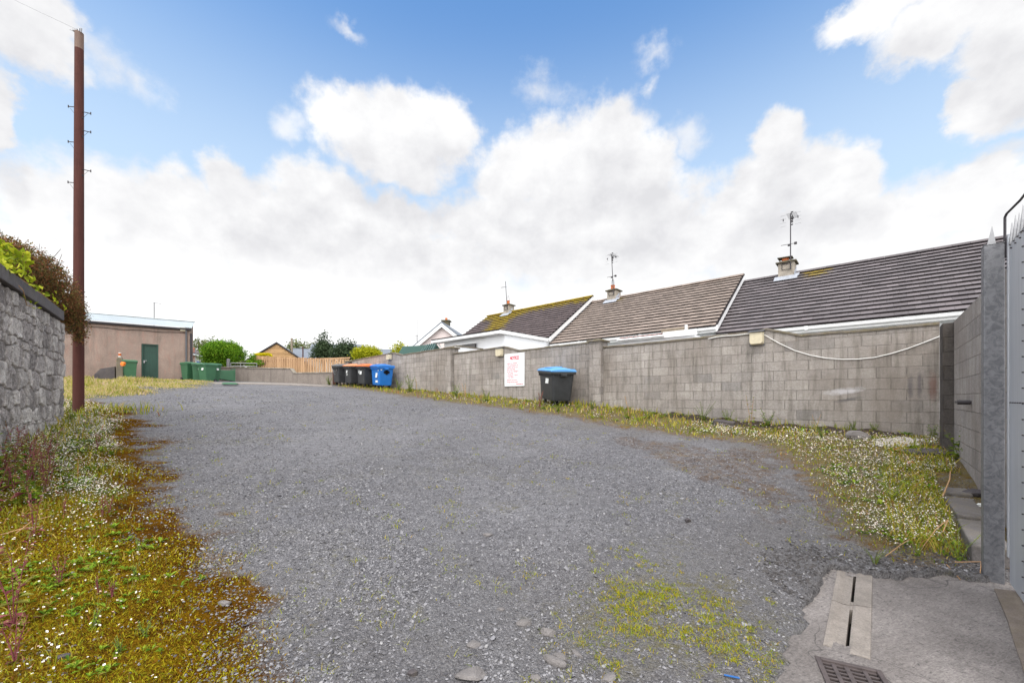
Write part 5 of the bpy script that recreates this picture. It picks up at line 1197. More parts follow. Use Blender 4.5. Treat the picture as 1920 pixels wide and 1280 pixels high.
# slack cable, and conduit along the wall top
kp = [(1432, 627), (1460, 643), (1490, 657), (1520, 666), (1550, 671.5), (1580, 673.5), (1610, 673), (1640, 670), (1670, 663), (1700, 654), (1730, 643), (1763, 630)]
mb = MB(); mb.tube([wall_pt(u, v, WT - .02) for u, v in kp], .0105, 6); tag(mb.build('slack_cable', M['cable']), 'white cable sagging across the block wall from the lamp to the corner', 'cable')
kp = [(1407, 626), (1380, 629.5), (1355, 631), (1342, 633), (1328, 636)]
mb = MB(); mb.tube([wall_pt(u, v - 1, WT - .03) for u, v in kp], .012, 6); tag(mb.build('conduit', M['cable']), 'white conduit lying along the top of the block wall beside the lamp', 'conduit')
# notice board
a, b = wall_pt(946.5, 664, WT - .03), wall_pt(983.5, 661, WT - .03); c = wall_pt(946.5, 724, WT - .03)
sw = (Vector((a.x, a.y)) - Vector((b.x, b.y))).length; shh = a.z - c.z
no = thing('notice_board', ((a.x + b.x) / 2, (a.y + b.y) / 2, (a.z + c.z) / 2), 'white parking notice board with red lettering on the block wall', 'sign', rz=TH)
mb = MB(); mb.box((0, 0, 0), (sw, .02, shh)); mb.build('board', M['signwhite'], no, .003)
mb = MB()
for s in (-1, 1): mb.box((s * (sw / 2 - .004), -.003, 0), (.012, .02, shh - .01))
for s in (-1, 1): mb.box((0, -.003, s * (shh / 2 - .004)), (sw - .02, .02, .012))
mb.build('board_edge', M['pvc'], no)
def text(s, x, z, size, parent, name='lettering', align='LEFT', xs=1, weight=.0):
    cu = bpy.data.curves.new(name, 'FONT'); cu.body = s; cu.size = size; cu.align_x = align; cu.extrude = .0006; cu.offset = weight
    cu.materials.append(M['signred']); o = bpy.data.objects.new(name, cu); COL.objects.link(o); bpy.context.view_layer.update(); me = bpy.data.meshes.new_from_object(o); bpy.data.objects.remove(o); me.name = name
    o = bpy.data.objects.new(name, me); o.location = (x, -.0125, z); o.rotation_euler = (math.pi / 2, 0, 0); o.scale = (xs, 1, 1); return link(o, parent)
text('NOTICE', .0, shh * .5 - .225, .165, no, 'heading', 'CENTER', .74, .008)
lines = ['Vehicles are admitted', 'to this parking place on', 'condition that we each', 'shall not be liable', 'for loss of or damage to', '1. this vehicle', '2. anything in or about', '     any vehicle', 'However such loss or', 'damage may be caused']
k = shh / 1.2
for i, s in enumerate(lines): text(s, -sw * .385, shh * .5 - (.385 + i * .0735 + (.02 if i > 7 else 0)) * k, .075, no, 'lettering', xs=.80, weight=.0005)
text('Kiwell Sales Ltd', sw * .44, shh * .5 - 1.15 * k, .068, no, 'lettering', 'RIGHT', .80, .0012)

# ------------------------------------------------------------------ verges: grass, flowers, weeds
def surf(x, y): e, _, _ = ground_extra(np.asarray(x, float), np.asarray(y, float)); return gz_np(x, y) + e
def scatter(n, dens, box, rg, near=True):
    """n candidates, more of them close to the photographer, thinned by a density function"""
    if near:
        y = np.exp(rg.uniform(math.log(box[2]), math.log(box[3]), n)); a = rg.uniform(box[0], box[1], n); x = a * y
    else: x = rg.uniform(box[0], box[1], n); y = rg.uniform(box[2], box[3], n)
    k = rg.random(n) < dens(x, y); return x[k], y[k]
def in_view(x, y): return (y > 1.4) & (np.abs(x) < 1.36 * y + .4) & (x * NX + y * NY < 11.15) & ((x * DX + y * DY) > -.78)
def not_stone(x, y): return ((np.stack([x, y], -1) - SA) @ sn) < -.02
def vL(x, y):
    n = fbm(x * 2.2 + 7, y * 2.2 + 3, 4) - .47; return np.where(not_stone(x, y) | (y > 8.2), sdist(POLY_L, x, y) + n * .9, -1)
def vS(x, y): n = fbm(x * 2.2 + 7, y * 2.2 + 3, 4) - .47; return sdist(POLY_S, x, y) + n * .9
def vR(x, y): n = fbm(x * 2.2 + 7, y * 2.2 + 3, 4) - .47; return np.where((sdist(POLY_A, x, y) > -.12) | ((x * DX + y * DY < -.53) & (x * NX + y * NY < 7.7)), -1, sdist(POLY_R, x, y) + n * .5)
def blades(name, x, y, h, w, mat, rg, lean=.45, label=None, dz=0):
    n = len(x); z = surf(x, y) + dz; a = rg.uniform(0, 2 * math.pi, n); l = rg.normal(0, lean, (n, 2)) * h[:, None]
    dx, dy = np.cos(a) * w * .5, np.sin(a) * w * .5
    B = np.stack([x, y, z], 1); D3 = np.stack([dx, dy, 0 * dx], 1); M1 = np.stack([l[:, 0] * .3, l[:, 1] * .3, h * .55], 1); M2 = np.stack([l[:, 0], l[:, 1], h * (1 - .15 * np.abs(l[:, 0] / h))], 1)
    V = np.stack([B - D3, B + D3, B + M1 - D3 * .7, B + M1 + D3 * .7, B + M2], 1).reshape(-1, 3); k = np.arange(n)[:, None] * 5
    F = np.concatenate([k + np.array([[0, 1, 3]]), k + np.array([[0, 3, 2]]), k + np.array([[2, 3, 4]])]); o = mesh_np(name, V, F, mat); return tag(o, label, name.replace('_', ' ') if label else None, kind='stuff')
r5 = np.random.default_rng(51)
# short grass of the two verges
dn = lambda x, y: in_view(x, y) * np.clip(np.maximum(sstep(-.1, .7, vL(x, y)) * (.25 + .75 * sstep(2.6, 4.2, y)), .85 * sstep(-.1, .35, vR(x, y))), 0, 1) * np.clip(fbm(x * 2.5 + 3, y * 2.5, 4) * 2.2 - .45, .05, 1)
x, y = scatter(150000, dn, (-1.33, 1.30, 1.5, 30), r5); h = r5.uniform(.02, .075, len(x)) * (1 + .6 * sstep(6, 12, y)); h *= np.clip(.25 + .22 * y, .4, 1.4) * np.where((x > 0) & (y < 8), .6, 1)
blades('verge_grass', x, y, h, np.clip(.0022 * y, .0028, .03), M['grass'], r5, .5, 'short yellow green grass and moss growing along both verges of the gravel')
# taller grass against the wall foot and round the pole
dn = lambda x, y: in_view(x, y) * np.clip(np.exp(-((11.15 - x * NX - y * NY) / .45) ** 2) * .8 * (fbm(x * 1.6 + 9, y * 1.6, 3) > .42) + np.exp(-((x + 9.2) ** 2 + (y - 9.3) ** 2) / .4) + .55 * sstep(.1, .8, vL(x, y)) * sstep(4.0, 5.5, y) * (fbm(x * 1.3, y * 1.3 + 4, 3) > .40), 0, 1)
x, y = scatter(70000, dn, (-1.33, 1.15, 4, 28), r5); h = r5.uniform(.08, .26, len(x)); blades('tall_grass', x, y, h, np.clip(.0022 * y, .006, .03), M['grass'], r5, .35, 'taller green grass along the foot of the block wall and round the pole')
dn = lambda x, y: in_view(x, y) * ((x * DX + y * DY) < -.05) * (((x * DX + y * DY) > -.53) | (x * NX + y * NY > 7.7)) * (x * NX + y * NY > 4.85) * .9
x, y = scatter(6000, dn, (.85, 1.2, 2.8, 7), r5); blades('kerb_grass', x, y, r5.uniform(.04, .15, len(x)), np.clip(.0022 * y, .006, .03), M['grass'], r5, .6, 'rough grass and weeds crowding the kerb blocks')
# dry grass before the shed
dn = lambda x, y: (y > 8.5) * np.clip(sstep(-.2, .7, vS(x, y)), 0, 1) * np.clip(fbm(x * 1.2 + 5, y * 1.2, 3) * 2.4 - .5, .08, 1)
x, y = scatter(120000, dn, (-1.18, -.70, 9, 25.5), r5); h = r5.uniform(.06, .26, len(x)) * np.clip(fbm(x * .9, y * .9 + 8, 3) * 2.6 - .6, .2, 1.4); h *= (.35 + 1.0 * sstep(-.80, -.98, x / y)) * (.35 + .65 * sstep(-.1, 1.2, vS(x, y))) * np.where((np.abs(x + 14.5) < 1.3) & (y < 15.6), .6, 1)
sdx = np.array(s_dir); fr = (x - sR[0]) * -sdx[1] + (y - sR[1]) * sdx[0]; k = fr < -.05; x, y, h = x[k], y[k], h[k]
blades('dry_grass', x, y, h, np.clip(.0018 * y, .012, .035), M['drygrass'], r5, .35, 'straw coloured rough grass before the pinkish shed')
M['moss'] = leafmat('moss_sprig', [(0, (.05, .024, .006)), (.3, (.15, .065, .006)), (.55, (.24, .14, .007)), (.8, (.31, .26, .012)), (1, (.38, .38, .02))], .8, .1)
dn = lambda x, y: in_view(x, y) * np.clip(sstep(-.45, .2, vL(x, y)) * np.clip((fbm(x * 3.2, y * 3.2 + 6, 4) - .25) * 3, .1, 1), 0, 1)
x, y = scatter(150000, dn, (-1.33, -.2, 1.5, 5.5), r5); blades('moss', x, y, r5.uniform(.004, .016, len(x)), np.clip(.0030 * y, .005, .02), M['moss'], r5, .9, 'olive and orange brown moss carpeting the verge below the stone wall')
# tufts spread over the gravel by the apron
def tufts(n, dens, box, hmin, hmax, per, name, mat, label, rad=.016):
    tx, ty = scatter(n, dens, box, r5); X = np.repeat(tx, per) + r5.normal(0, rad, len(tx) * per); Y = np.repeat(ty, per) + r5.normal(0, rad, len(tx) * per)
    return blades(name, X, Y, r5.uniform(hmin, hmax, len(X)), np.full(len(X), .0042) * np.clip(Y / 2.6, .8, 2.5), mat, r5, 1.15, label)
dt_ = lambda x, y: in_view(x, y) * (sdist(POLY_A, x, y) < -.04) * (sstep(-.25, .45, sdist(POLY_T, x, y) + (fbm(x * 2.6, y * 2.6, 3) - .47) * 1.6) * np.clip((fbm(x * 4 + 3, y * 4, 3) - .32) * 3.0, .10, 1))
tufts(9500, dt_, (-.3, .75, 1.6, 4.2), .007, .022, 11, 'gravel_tufts', M['tuft'], 'yellow green grass tufts sprouting through the gravel by the concrete apron')
ds_ = lambda x, y: in_view(x, y) * (sdist(POLY_A, x, y) < -.1) * np.clip(.30 * (fbm(x * 1.1 + 2, y * 1.1, 4) > .52) + .5 * sstep(-1.8, 0, vR(x, y)) * (fbm(x * 2 + 2, y * 2, 3) > .48) + .30 * sstep(-1.2, 0, vL(x, y)), 0, 1)
tufts(5200, ds_, (-1.2, .95, 1.8, 15), .008, .03, 7, 'gravel_sprigs', M['tuft'], 'tiny green sprigs scattered across the gravel', .035)

def daisies(name, x, y, hh, rr, rg, label):
    n = len(x); z = surf(x, y) + hh; t = rg.normal(0, .35, (n, 2)); c = np.stack([x, y, z], 1)
    ux = np.stack([np.ones(n), np.zeros(n), -t[:, 0]], 1); uy = np.stack([np.zeros(n), np.ones(n), -t[:, 1]], 1); up = np.stack([t[:, 0], t[:, 1], np.ones(n)], 1)
    V = []; 
    for k in range(8):
        a = k * math.pi / 4; rf = 1.0 if k % 2 == 0 else .78; V.append(c + (ux * math.cos(a) + uy * math.sin(a)) * (rr * rf)[:, None] + up * (rr * .30)[:, None])
    V = [c + ux * 0] + V
    for k in range(4): a = k * math.pi / 2 + .4; V.append(c + (ux * math.cos(a) + uy * math.sin(a)) * (rr * .38)[:, None] + up * (rr * .34)[:, None])
    sx_ = np.clip(y * .0011, .0015, .006)[:, None]; g = np.stack([x + rg.normal(0, .012, n), y + rg.normal(0, .012, n), z - hh - .01], 1)
    V += [g, g + ux * sx_, c - up * .001]
    V = np.stack(V, 1); m = V.shape[1]; V = V.reshape(-1, 3); b = np.arange(n)[:, None] * m; F = []; mi = []
    for k in range(8): F.append(b + np.array([[0, 1 + k, 1 + (k + 1) % 8]])); mi.append((rg.random(n) < .2).astype(int) * 3)
    F += [b + np.array([[9, 10, 11]]), b + np.array([[9, 11, 12]])]; mi += [np.ones(n)] * 2; F.append(b + np.array([[13, 14, 15]])); mi.append(np.full(n, 2))
    # a flower keeps one petal colour
    pink = (rg.random(n) < .16).astype(int) * 3; mi = [pink] * 8 + mi[8:]
    return tag(mesh_np(name, V, np.concatenate(F), [M['petal'], M['yolk'], M['stem_green'], M['petal_pink']], None, np.concatenate(mi)), label, 'flowers', kind='stuff')
cf = lambda x, y, s=2.2, o=0: np.clip(.34 + (fbm(x * s + o, y * s - o, 4) - .40) * 2.6, .12, 1)
dn = lambda x, y: in_view(x, y) * np.clip(sstep(-.02, .5, vL(x, y)) * (.03 + 1.0 * sstep(3.2, 4.8, y)) * cf(x, y, 1.6, 3) * (.55 + .45 * sstep(2.2, .5, vL(x, y))), 0, 1)
x1, y1 = scatter(130000, dn, (-1.33, -.55, 1.55, 14), r5)
dn = lambda x, y: in_view(x, y) * np.clip(sstep(.02, .4, vR(x, y)) * (.18 + .82 * ((x * DX + y * DY) < 3.4)) * cf(x, y, 1.3, 8) * sstep(0, .7, 11.0 - x * NX - y * NY) * (.25 + .75 * sstep(3.25, 3.9, y)), 0, 1)
x2, y2 = scatter(105000, dn, (-.2, 1.2, 2.9, 18), r5)
dn = lambda x, y: in_view(x, y) * np.clip(sstep(0, .35, vL(x, y)) * cf(x, y, 1.1, 5) * sstep(3.9, 5.2, y), 0, 1)
x3, y3 = scatter(32000, dn, (-1.33, -.75, 3.8, 10.5), r5); x1 = np.concatenate([x1, x3]); y1 = np.concatenate([y1, y3])
x = np.concatenate([x1, x2]); y = np.concatenate([y1, y2]); daisies('daisies', x, y, r5.uniform(.02, .09, len(x)), np.clip(.0012 * y, .0058, .014) * r5.uniform(.75, 1.2, len(x)), r5, 'small white daisies flowering in the verges and by the gate')
dn = lambda x, y: ((x > -10.8) | (y > 10)) * np.clip(sstep(-.1, .5, vS(x, y)), 0, 1) * .5 * (fbm(x * .8, y * .8, 3) > .5)
# rosettes and small leaves
def rosettes(n, dens, box, size, per, name, mat, label):
    tx, ty = scatter(n, dens, box, r5); k = len(tx); C = np.repeat(np.stack([tx, ty, surf(tx, ty) + .012], 1), per, 0); a = r5.uniform(0, 6.28, len(C)); s = np.repeat(size * np.clip(ty / 3, .7, 2.2) * r5.uniform(.5, 1.3, k), per)
    d = np.stack([np.cos(a), np.sin(a), r5.uniform(.1, .9, len(C))], 1); d /= np.linalg.norm(d, axis=1)[:, None]; e = np.stack([-np.sin(a), np.cos(a), 0 * a], 1); S = (s * r5.uniform(.7, 1.2, len(C)))[:, None]
    V = np.stack([C, C + d * S * .55 + e * S * .17 + [0, 0, .003], C + d * S - np.array([0, 0, 1]) * S * .12, C + d * S * .55 - e * S * .17 + [0, 0, .003]], 1).reshape(-1, 3)
    return tag(mesh_np(name, V, np.arange(len(V)).reshape(-1, 4), mat), label, 'weeds', kind='stuff')
dn = lambda x, y: in_view(x, y) * np.clip(sstep(-.1, .5, vL(x, y)) * (fbm(x * 2 + 31, y * 2, 3) > .47) * .7 + sstep(0, .4, vR(x, y)) * .45 * (fbm(x * 2 + 11, y * 2, 3) > .48), 0, 1)
rosettes(9500, dn, (-1.33, 1.2, 1.5, 16), .05, 7, 'weeds', M['leaf_weed'], 'low broad leaved weeds and rosettes spread through the verges')
dn = lambda x, y: in_view(x, y) * (np.clip(sstep(.35, 1.1, vL(x, y)) * .7, 0, 1) * (fbm(x * 2.4 + 5, y * 2.4, 3) > .5) * (y < 4.6) + .25 * sstep(0, .4, vR(x, y)) * (fbm(x * 2 + 1, y * 2, 3) > .55))
rosettes(1800, dn, (-1.33, 1.2, 1.5, 12), .04, 6, 'red_weeds', M['leaf_dock'], 'low reddish purple leaved weeds among the grass of the verges')

dn = lambda x, y: in_view(x, y) * np.clip(np.exp(-((10.98 - x * NX - y * NY) / .30) ** 2) * .8 * (fbm(x * 1.5 + 3, y * 1.5, 3) > .46), 0, 1)
rosettes(9000, dn, (-.6, 1.1, 6, 26), .055, 9, 'weeds', M['leaf_weed'], 'fresh green leafy weeds along the foot of the block wall')
dn = lambda x, y: in_view(x, y) * np.clip(sstep(.2, .9, vL(x, y)) * (fbm(x * 1.6 + 21, y * 1.6, 3) > .44) * .6, 0, 1)
rosettes(4200, dn, (-1.33, -.75, 4.2, 10.5), .05, 9, 'weeds', M['leaf_weed'], 'fresh green leafy weeds below the stone wall and round the pole')
# individual weeds
def weed(kind, base, h, seed, label, group):
    r = random.Random(seed); g = np.random.default_rng(seed); o = thing('weed_plant', base, label, 'weed', group); mb = MB(); CC = []; SS = []; DD = []
    nst = {'dock': 3, 'leafy': 5, 'feathery': 7, 'stalk': 2, 'grass': 0}[kind]; rs = max(.0025, base[1] * .0006)
    for s in range(nst):
        a = r.uniform(0, 6.28); sp = {'dock': .16, 'leafy': .32, 'feathery': .55, 'stalk': .2}[kind] * h; hh = h * r.uniform(.65, 1.0)
        pts = [Vector((0, 0, -.02)), Vector((math.cos(a) * sp * .35, math.sin(a) * sp * .35, hh * .45)), Vector((math.cos(a) * sp, math.sin(a) * sp, hh))]; mb.tube(pts, [rs * 1.3, rs, rs * .5], 5)
        nb = {'dock': 7, 'leafy': 13, 'feathery': 20, 'stalk': 9}[kind]
        for k in range(nb):
            f = (k + .5) / nb; q = pts[0].lerp(pts[1], f * 2) if f < .5 else pts[1].lerp(pts[2], f * 2 - 1)
            if kind == 'dock' and f > .3:
                b = r.uniform(0, 6.28); e = q + Vector((math.cos(b) * h * .17 * (1.15 - f), math.sin(b) * h * .17 * (1.15 - f), h * .13)); mb.tube([q, e], [rs * .7, rs * .3], 4)
                for m_ in range(5): w = q.lerp(e, (m_ + 1) / 5); CC.append(w); SS.append(h * r.uniform(.035, .075)); DD.append((math.cos(b), math.sin(b), .6))
            b = r.uniform(0, 6.28); CC.append(q); SS.append({'dock': .17, 'leafy': .24, 'feathery': .16, 'stalk': .16}[kind] * h * r.uniform(.6, 1.1) * (1.15 - .7 * f)); DD.append((math.cos(b), math.sin(b), r.uniform(-.1, .7)))
    mb.build('stem', M['stem_red'] if kind == 'dock' else M['stem_straw'] if kind == 'stalk' else M['stem_green'], o)
    C = np.array([tuple(c) for c in CC]); S = np.array(SS)[:, None]; d = np.array(DD); d /= np.linalg.norm(d, axis=1)[:, None]; e = np.cross(d, [0, 0, 1]); e /= np.linalg.norm(e, axis=1)[:, None] + 1e-9; asp = .15 if kind == 'feathery' else .27
    V = np.stack([C, C + d * S * .5 + e * S * asp + [0, 0, .004], C + d * S - np.array([0, 0, .25]) * S, C + d * S * .5 - e * S * asp + [0, 0, .004]], 1).reshape(-1, 3)
    mesh_np('leaves', V, np.arange(len(V)).reshape(-1, 4), {'dock': M['leaf_dock'], 'stalk': M['leaf_weed']}.get(kind, M['leaf_weed']), o); return o
def gpt(u, v): x, y = GP(u, v); return (x, y, float(surf(np.array([x]), np.array([y]))[0]))
GD = 'red stemmed weeds on the mossy verge below the stone wall'
for i, (u, v, k, h, lab) in enumerate([
    (28, 1265, 'dock', .26, 'red dock weed at the very front of the mossy verge, low and leafy'),
    (26, 1195, 'dock', .52, 'tall thin dark red dock weed standing nearest the photographer'),
    (112, 1118, 'dock', .20, 'short red dock weed alone in the moss'), (64, 1020, 'dock', .40, 'red dock weed above the dead brown stalks'),
    (46, 955, 'dock', .62, 'tall branching red dock weed before the stone wall'), (12, 930, 'dock', .66, 'tallest red dock weed close under the stone wall'), (85, 925, 'dock', .42, 'mid height red dock weed by the daisies'),
    (192, 975, 'dock', .20, 'small clump of red stems at the gravel edge of the verge'), (205, 968, 'dock', .17, 'tiny red stem next to the clump at the gravel edge'), (120, 975, 'dock', .16, 'low red dock between the tall weeds and the gravel'), (182, 850, 'dock', .26, 'upright red dock weed in the thick daisies'), (60, 872, 'dock', .5, 'red dock weed touching the base of the stone wall'),
    (185, 1130, 'dock', .12, 'tiny red dock in the middle of the moss'), (210, 1140, 'dock', .10, 'tiny red leaved weed toward the gravel edge of the moss'),
    (30, 880, 'dock', .55, 'leaning red dock weed against the stone wall face')]):
    weed(k, gpt(u, v), h, 100 + i, lab, GD)
GG = 'green weeds along the verges'
for i, (u, v, k, h, lab) in enumerate([
    (130, 912, 'leafy', .14, 'leafy green weed in the daisies below the stone wall'), (165, 818, 'leafy', .20, 'bright green weed in the thick daisies past the wall end'), (137, 800, 'leafy', .30, 'green weed at the corner of the stone wall'), (140, 776, 'leafy', .36, 'leafy green weed at the foot of the utility pole'),
    (255, 1100, 'leafy', .09, 'small bright green weed at the brown edge of the moss'), (262, 1040, 'leafy', .10, 'pale green weed above the brown moss edge'), (272, 1210, 'leafy', .09, 'small upright weed near the front gravel edge'), (225, 1245, 'leafy', .08, 'low weed with reddish leaves in the front moss'), (175, 1195, 'leafy', .10, 'two leaved weed in the front moss'),
    (1318, 793, 'feathery', .40, 'bright feathery green weed against the block wall by a loose dark block'), (1365, 800, 'leafy', .30, 'yellowish green weed with reddish base beside the loose dark block'), (1408, 808, 'stalk', .62, 'tall pale stalked weed against the block wall'), (1440, 806, 'leafy', .34, 'grey green weed at the wall beyond the tall stalked weed'), (1543, 826, 'feathery', .28, 'blue green feathery weed below the block wall'), (1530, 812, 'stalk', .34, 'thin yellowish weed just left of the blue green feathery one'),
    (1600, 815, 'leafy', .20, 'yellow green weed on the wall ledge over the flat rock'), (1640, 818, 'leafy', .18, 'small green weed on the wall ledge over the pale rubble'), (1690, 818, 'leafy', .22, 'green weed on the ledge under the rust mark'), (1750, 828, 'leafy', .24, 'bright green weed beside the dark pier'),
    (1800, 868, 'leafy', .36, 'large green weed at the foot of the dark pier'), (1783, 850, 'leafy', .30, 'broad green weed between the dark pier and the rubble'), (1823, 880, 'leafy', .24, 'green weed against the return wall'), (1672, 950, 'feathery', .22, 'dark green thistle in the middle of the daisies by the gate'), (1798, 1052, 'feathery', .18, 'spiky green weed by the end of the kerb'),
    (1640, 1062, 'feathery', .10, 'grassy green weed on the lip of the concrete apron'), (1720, 1050, 'leafy', .08, 'broad leaved weed on the stony lip of the apron'), (1180, 786, 'stalk', .44, 'reddish stalked weed by the block wall past the pier'), (1215, 788, 'leafy', .24, 'green weed by the block wall next to the reddish stalk'), (1110, 770, 'leafy', .22, 'green weed at the foot of the middle pier'), (1085, 772, 'leafy', .20, 'green weed between the lone container and the middle pier'),
    (1012, 768, 'dock', .42, 'reddish weed against the lone charcoal container'), (1046, 775, 'leafy', .22, 'green weed before the lone charcoal container'), (873, 748, 'stalk', .55, 'dark seed head weed against the block wall'), (911, 756, 'leafy', .34, 'thin green weed left of the notice board'), (768, 737, 'leafy', .60, 'leafy green bush weed past the blue container'), (782, 739, 'stalk', .55, 'straw stalked weed past the blue container'), (748, 733, 'leafy', .48, 'dark green weed between the blue container and the wall'), (855, 746, 'leafy', .4, 'green weed at the foot of the far pier'),
    (617, 722, 'leafy', .45, 'green weed against the end of the low wall')]):
    weed(k, gpt(u, v), h * (1.35 if u > 600 else 1.1), 200 + i, lab, GG)
for i in range(12):
    rr_ = random.Random(700 + i); u = rr_.uniform(-30, 120); v = 880 + (120 - u) * .25 + rr_.uniform(-20, 70)
    weed('dock' if i % 3 else 'leafy', gpt(u, v), rr_.uniform(.28, .6), 500 + i, 'one of the crowded red and green weeds close under the stone wall', 'crowded weeds under the stone wall')
# dead stalks lying about
def sticks(name, pts, r, label, mat='stem_straw', cat='stalk'):
    q = [Vector(gpt(u, v)) + Vector((0, 0, z)) for u, v, z in pts]; mb = MB(); mb.tube(q, r, 5); return tag(mb.build(name, M[mat]), label, cat)
for pts, lab in (([(30, 1020, .03), (60, 1005, .07), (95, 990, .05)], 'dead brown stalk lying among the red weeds, upper one'), ([(0, 1018, .02), (45, 1012, .05), (78, 1006, .03)], 'dead brown stalk lying among the red weeds, lower one'), ([(1782, 895, .02), (1781, 920, .10), (1768, 950, .06)], 'bent dry stalk hanging over the mossy kerb'),
                 ([(1725, 1045, .02), (1755, 1015, .08), (1778, 1003, .10), (1768, 1013, .05)], 'pale dry runner looping over the weeds near the kerb'), ([(1790, 1062, .02), (1825, 1068, .05), (1840, 1072, .06), (1838, 1084, .01)], 'dry runner curling on the concrete by the gate post'), ([(1660, 1050, .03), (1690, 1040, .05), (1705, 1030, .05)], 'dry stem lying in the stony lip of the apron'), ([(1775, 1065, .01), (1800, 1085, .02), (1823, 1095, .01)], 'dry root trailing onto the concrete')):
    sticks('dead_stalk', pts, .0035 if pts[0][1] > 990 else .007, lab)

# ------------------------------------------------------------------ loose stone
def pebbles(name, x, y, s, rg, mat, label, sink=.25, flat=.6):
    n = len(x); base = np.array([[1, 0, 0], [.3, .95, .1], [-.8, .6, 0], [-.8, -.6, .1], [.3, -.95, 0], [.15, .1, 1], [0, 0, -.8]]); f = np.array([[0, 1, 5], [1, 2, 5], [2, 3, 5], [3, 4, 5], [4, 0, 5], [1, 0, 6], [2, 1, 6], [3, 2, 6], [4, 3, 6], [0, 4, 6]])
    V = base[None] * (1 + rg.normal(0, .22, (n, 7, 3))); V[:, :, 2] *= flat * rg.uniform(.6, 1.2, n)[:, None]; V[:, 5, :2] += rg.normal(0, .35, (n, 2)); V[:, :, 1] *= rg.uniform(.55, 1, n)[:, None]
    a = rg.uniform(0, 6.28, n); c, sn_ = np.cos(a)[:, None], np.sin(a)[:, None]; X = V[:, :, 0] * c - V[:, :, 1] * sn_; Y = V[:, :, 0] * sn_ + V[:, :, 1] * c; tl = rg.normal(0, .25, (n, 2)); Z = V[:, :, 2] + X * tl[:, :1] + Y * tl[:, 1:]
    P3 = np.stack([X, Y, Z], -1) * s[:, None, None] + np.stack([x, y, surf(x, y) + s * flat * (.6 - sink)], 1)[:, None]
    return tag(mesh_np(name, P3.reshape(-1, 3), (np.arange(n)[:, None, None] * 7 + f[None]).reshape(-1, 3), mat), label, 'gravel', kind='stuff')
def _peb():
    m = NT('gravel_stone', .78, .35); r = m.isl(); o = m.pos(); n = m.noise(o, 120, 4, .75)
    c = m.ramp(r, [(0, (.055, .052, .057)), (.35, (.15, .146, .155)), (.75, (.245, .238, .25)), (.96, (.265, .258, .265)), (1, (.33, .322, .318))]); c = m.mix(.5, c, m.ramp(n, [(.3, (.3, .3, .3)), (.7, (.72, .72, .72))]), 'OVERLAY'); return m.fin(c, None, m.bump(n, .3, .002))
M['pebble'] = _peb(); M['lipstone'] = plain('dark_chipping', (.075, .068, .066), .8, .3, .4, 60, None, .3)
grv = lambda x, y: (sdist(POLY_A, x, y) < -.03) * in_view(x, y)
dn = lambda x, y: grv(x, y) * (1 - .97 * sstep(-.25, .25, vL(x, y))) * (1 - .93 * sstep(-.15, .25, vR(x, y))) * np.clip((fbm(x * 1.7 + 5, y * 1.7, 4) - .22) * 2.4, .2, 1) * (1 - .6 * sstep(-1.2, .2, sdist(POLY_T, x, y))) * (1 - .6 * sstep(-1.5, -.2, vR(x, y))) * (1 - .4 * tracks(x, y))
x, y = scatter(260000, dn, (-1.33, 1.2, 1.75, 17), r5); pebbles('gravel', x, y, .0024 + .0078 * r5.random(len(x)) ** 2.4 + .0011 * y * r5.random(len(x)), r5, M['pebble'], 'loose grey gravel chips covering the yard')
dn2 = lambda x, y: dn(x, y) * (vL(x, y) < -.1); x, y = scatter(1700, dn2, (-1.33, 1.2, 1.75, 12), r5); pebbles('gravel_stones', x, y, .010 + .016 * r5.random(len(x)) ** 2, r5, M['pebble'], 'larger loose stones scattered in the gravel')
dn = lambda x, y: in_view(x, y) * np.clip(np.exp(-((sdist(POLY_A, x, y) + .22) / .16) ** 2) * (x > 1.9) * .9, 0, 1)
x, y = scatter(15000, dn, (.55, 1.25, 2.2, 4.4), r5); pebbles('stony_lip', x, y, .004 + .012 * r5.random(len(x)) ** 2, r5, M['lipstone'], 'dark loose chippings banked along the back edge of the concrete')
dn = lambda x, y: (sdist(POLY_A, x, y) > .02) * in_view(x, y) * np.clip(.22 * np.exp(-(sdist(POLY_A, x, y) / .25) ** 2) + .03, 0, 1)
x, y = scatter(7000, dn, (.6, 1.25, 1.7, 3.6), r5); pebbles('concrete_grit', x, y, .002 + .0045 * r5.random(len(x)) ** 2, r5, M['lipstone'], 'dark grit strewn on the concrete apron')
rub = np.array([GP(1640, 832), GP(1690, 826), GP(1745, 832), GP(1740, 843), GP(1680, 847), GP(1628, 843)])
n = 1100; cc = rub.mean(0); w = r5.dirichlet(np.ones(6) * .55, n); pq = w @ rub; m_ = concrete('white_rubble', (.52, .48, .44), 0, 3)
pebbles('rubble', pq[:, 0], pq[:, 1], .012 + .035 * r5.random(n) ** 2, r5, m_, 'patch of pale broken rubble below the block wall', .1)

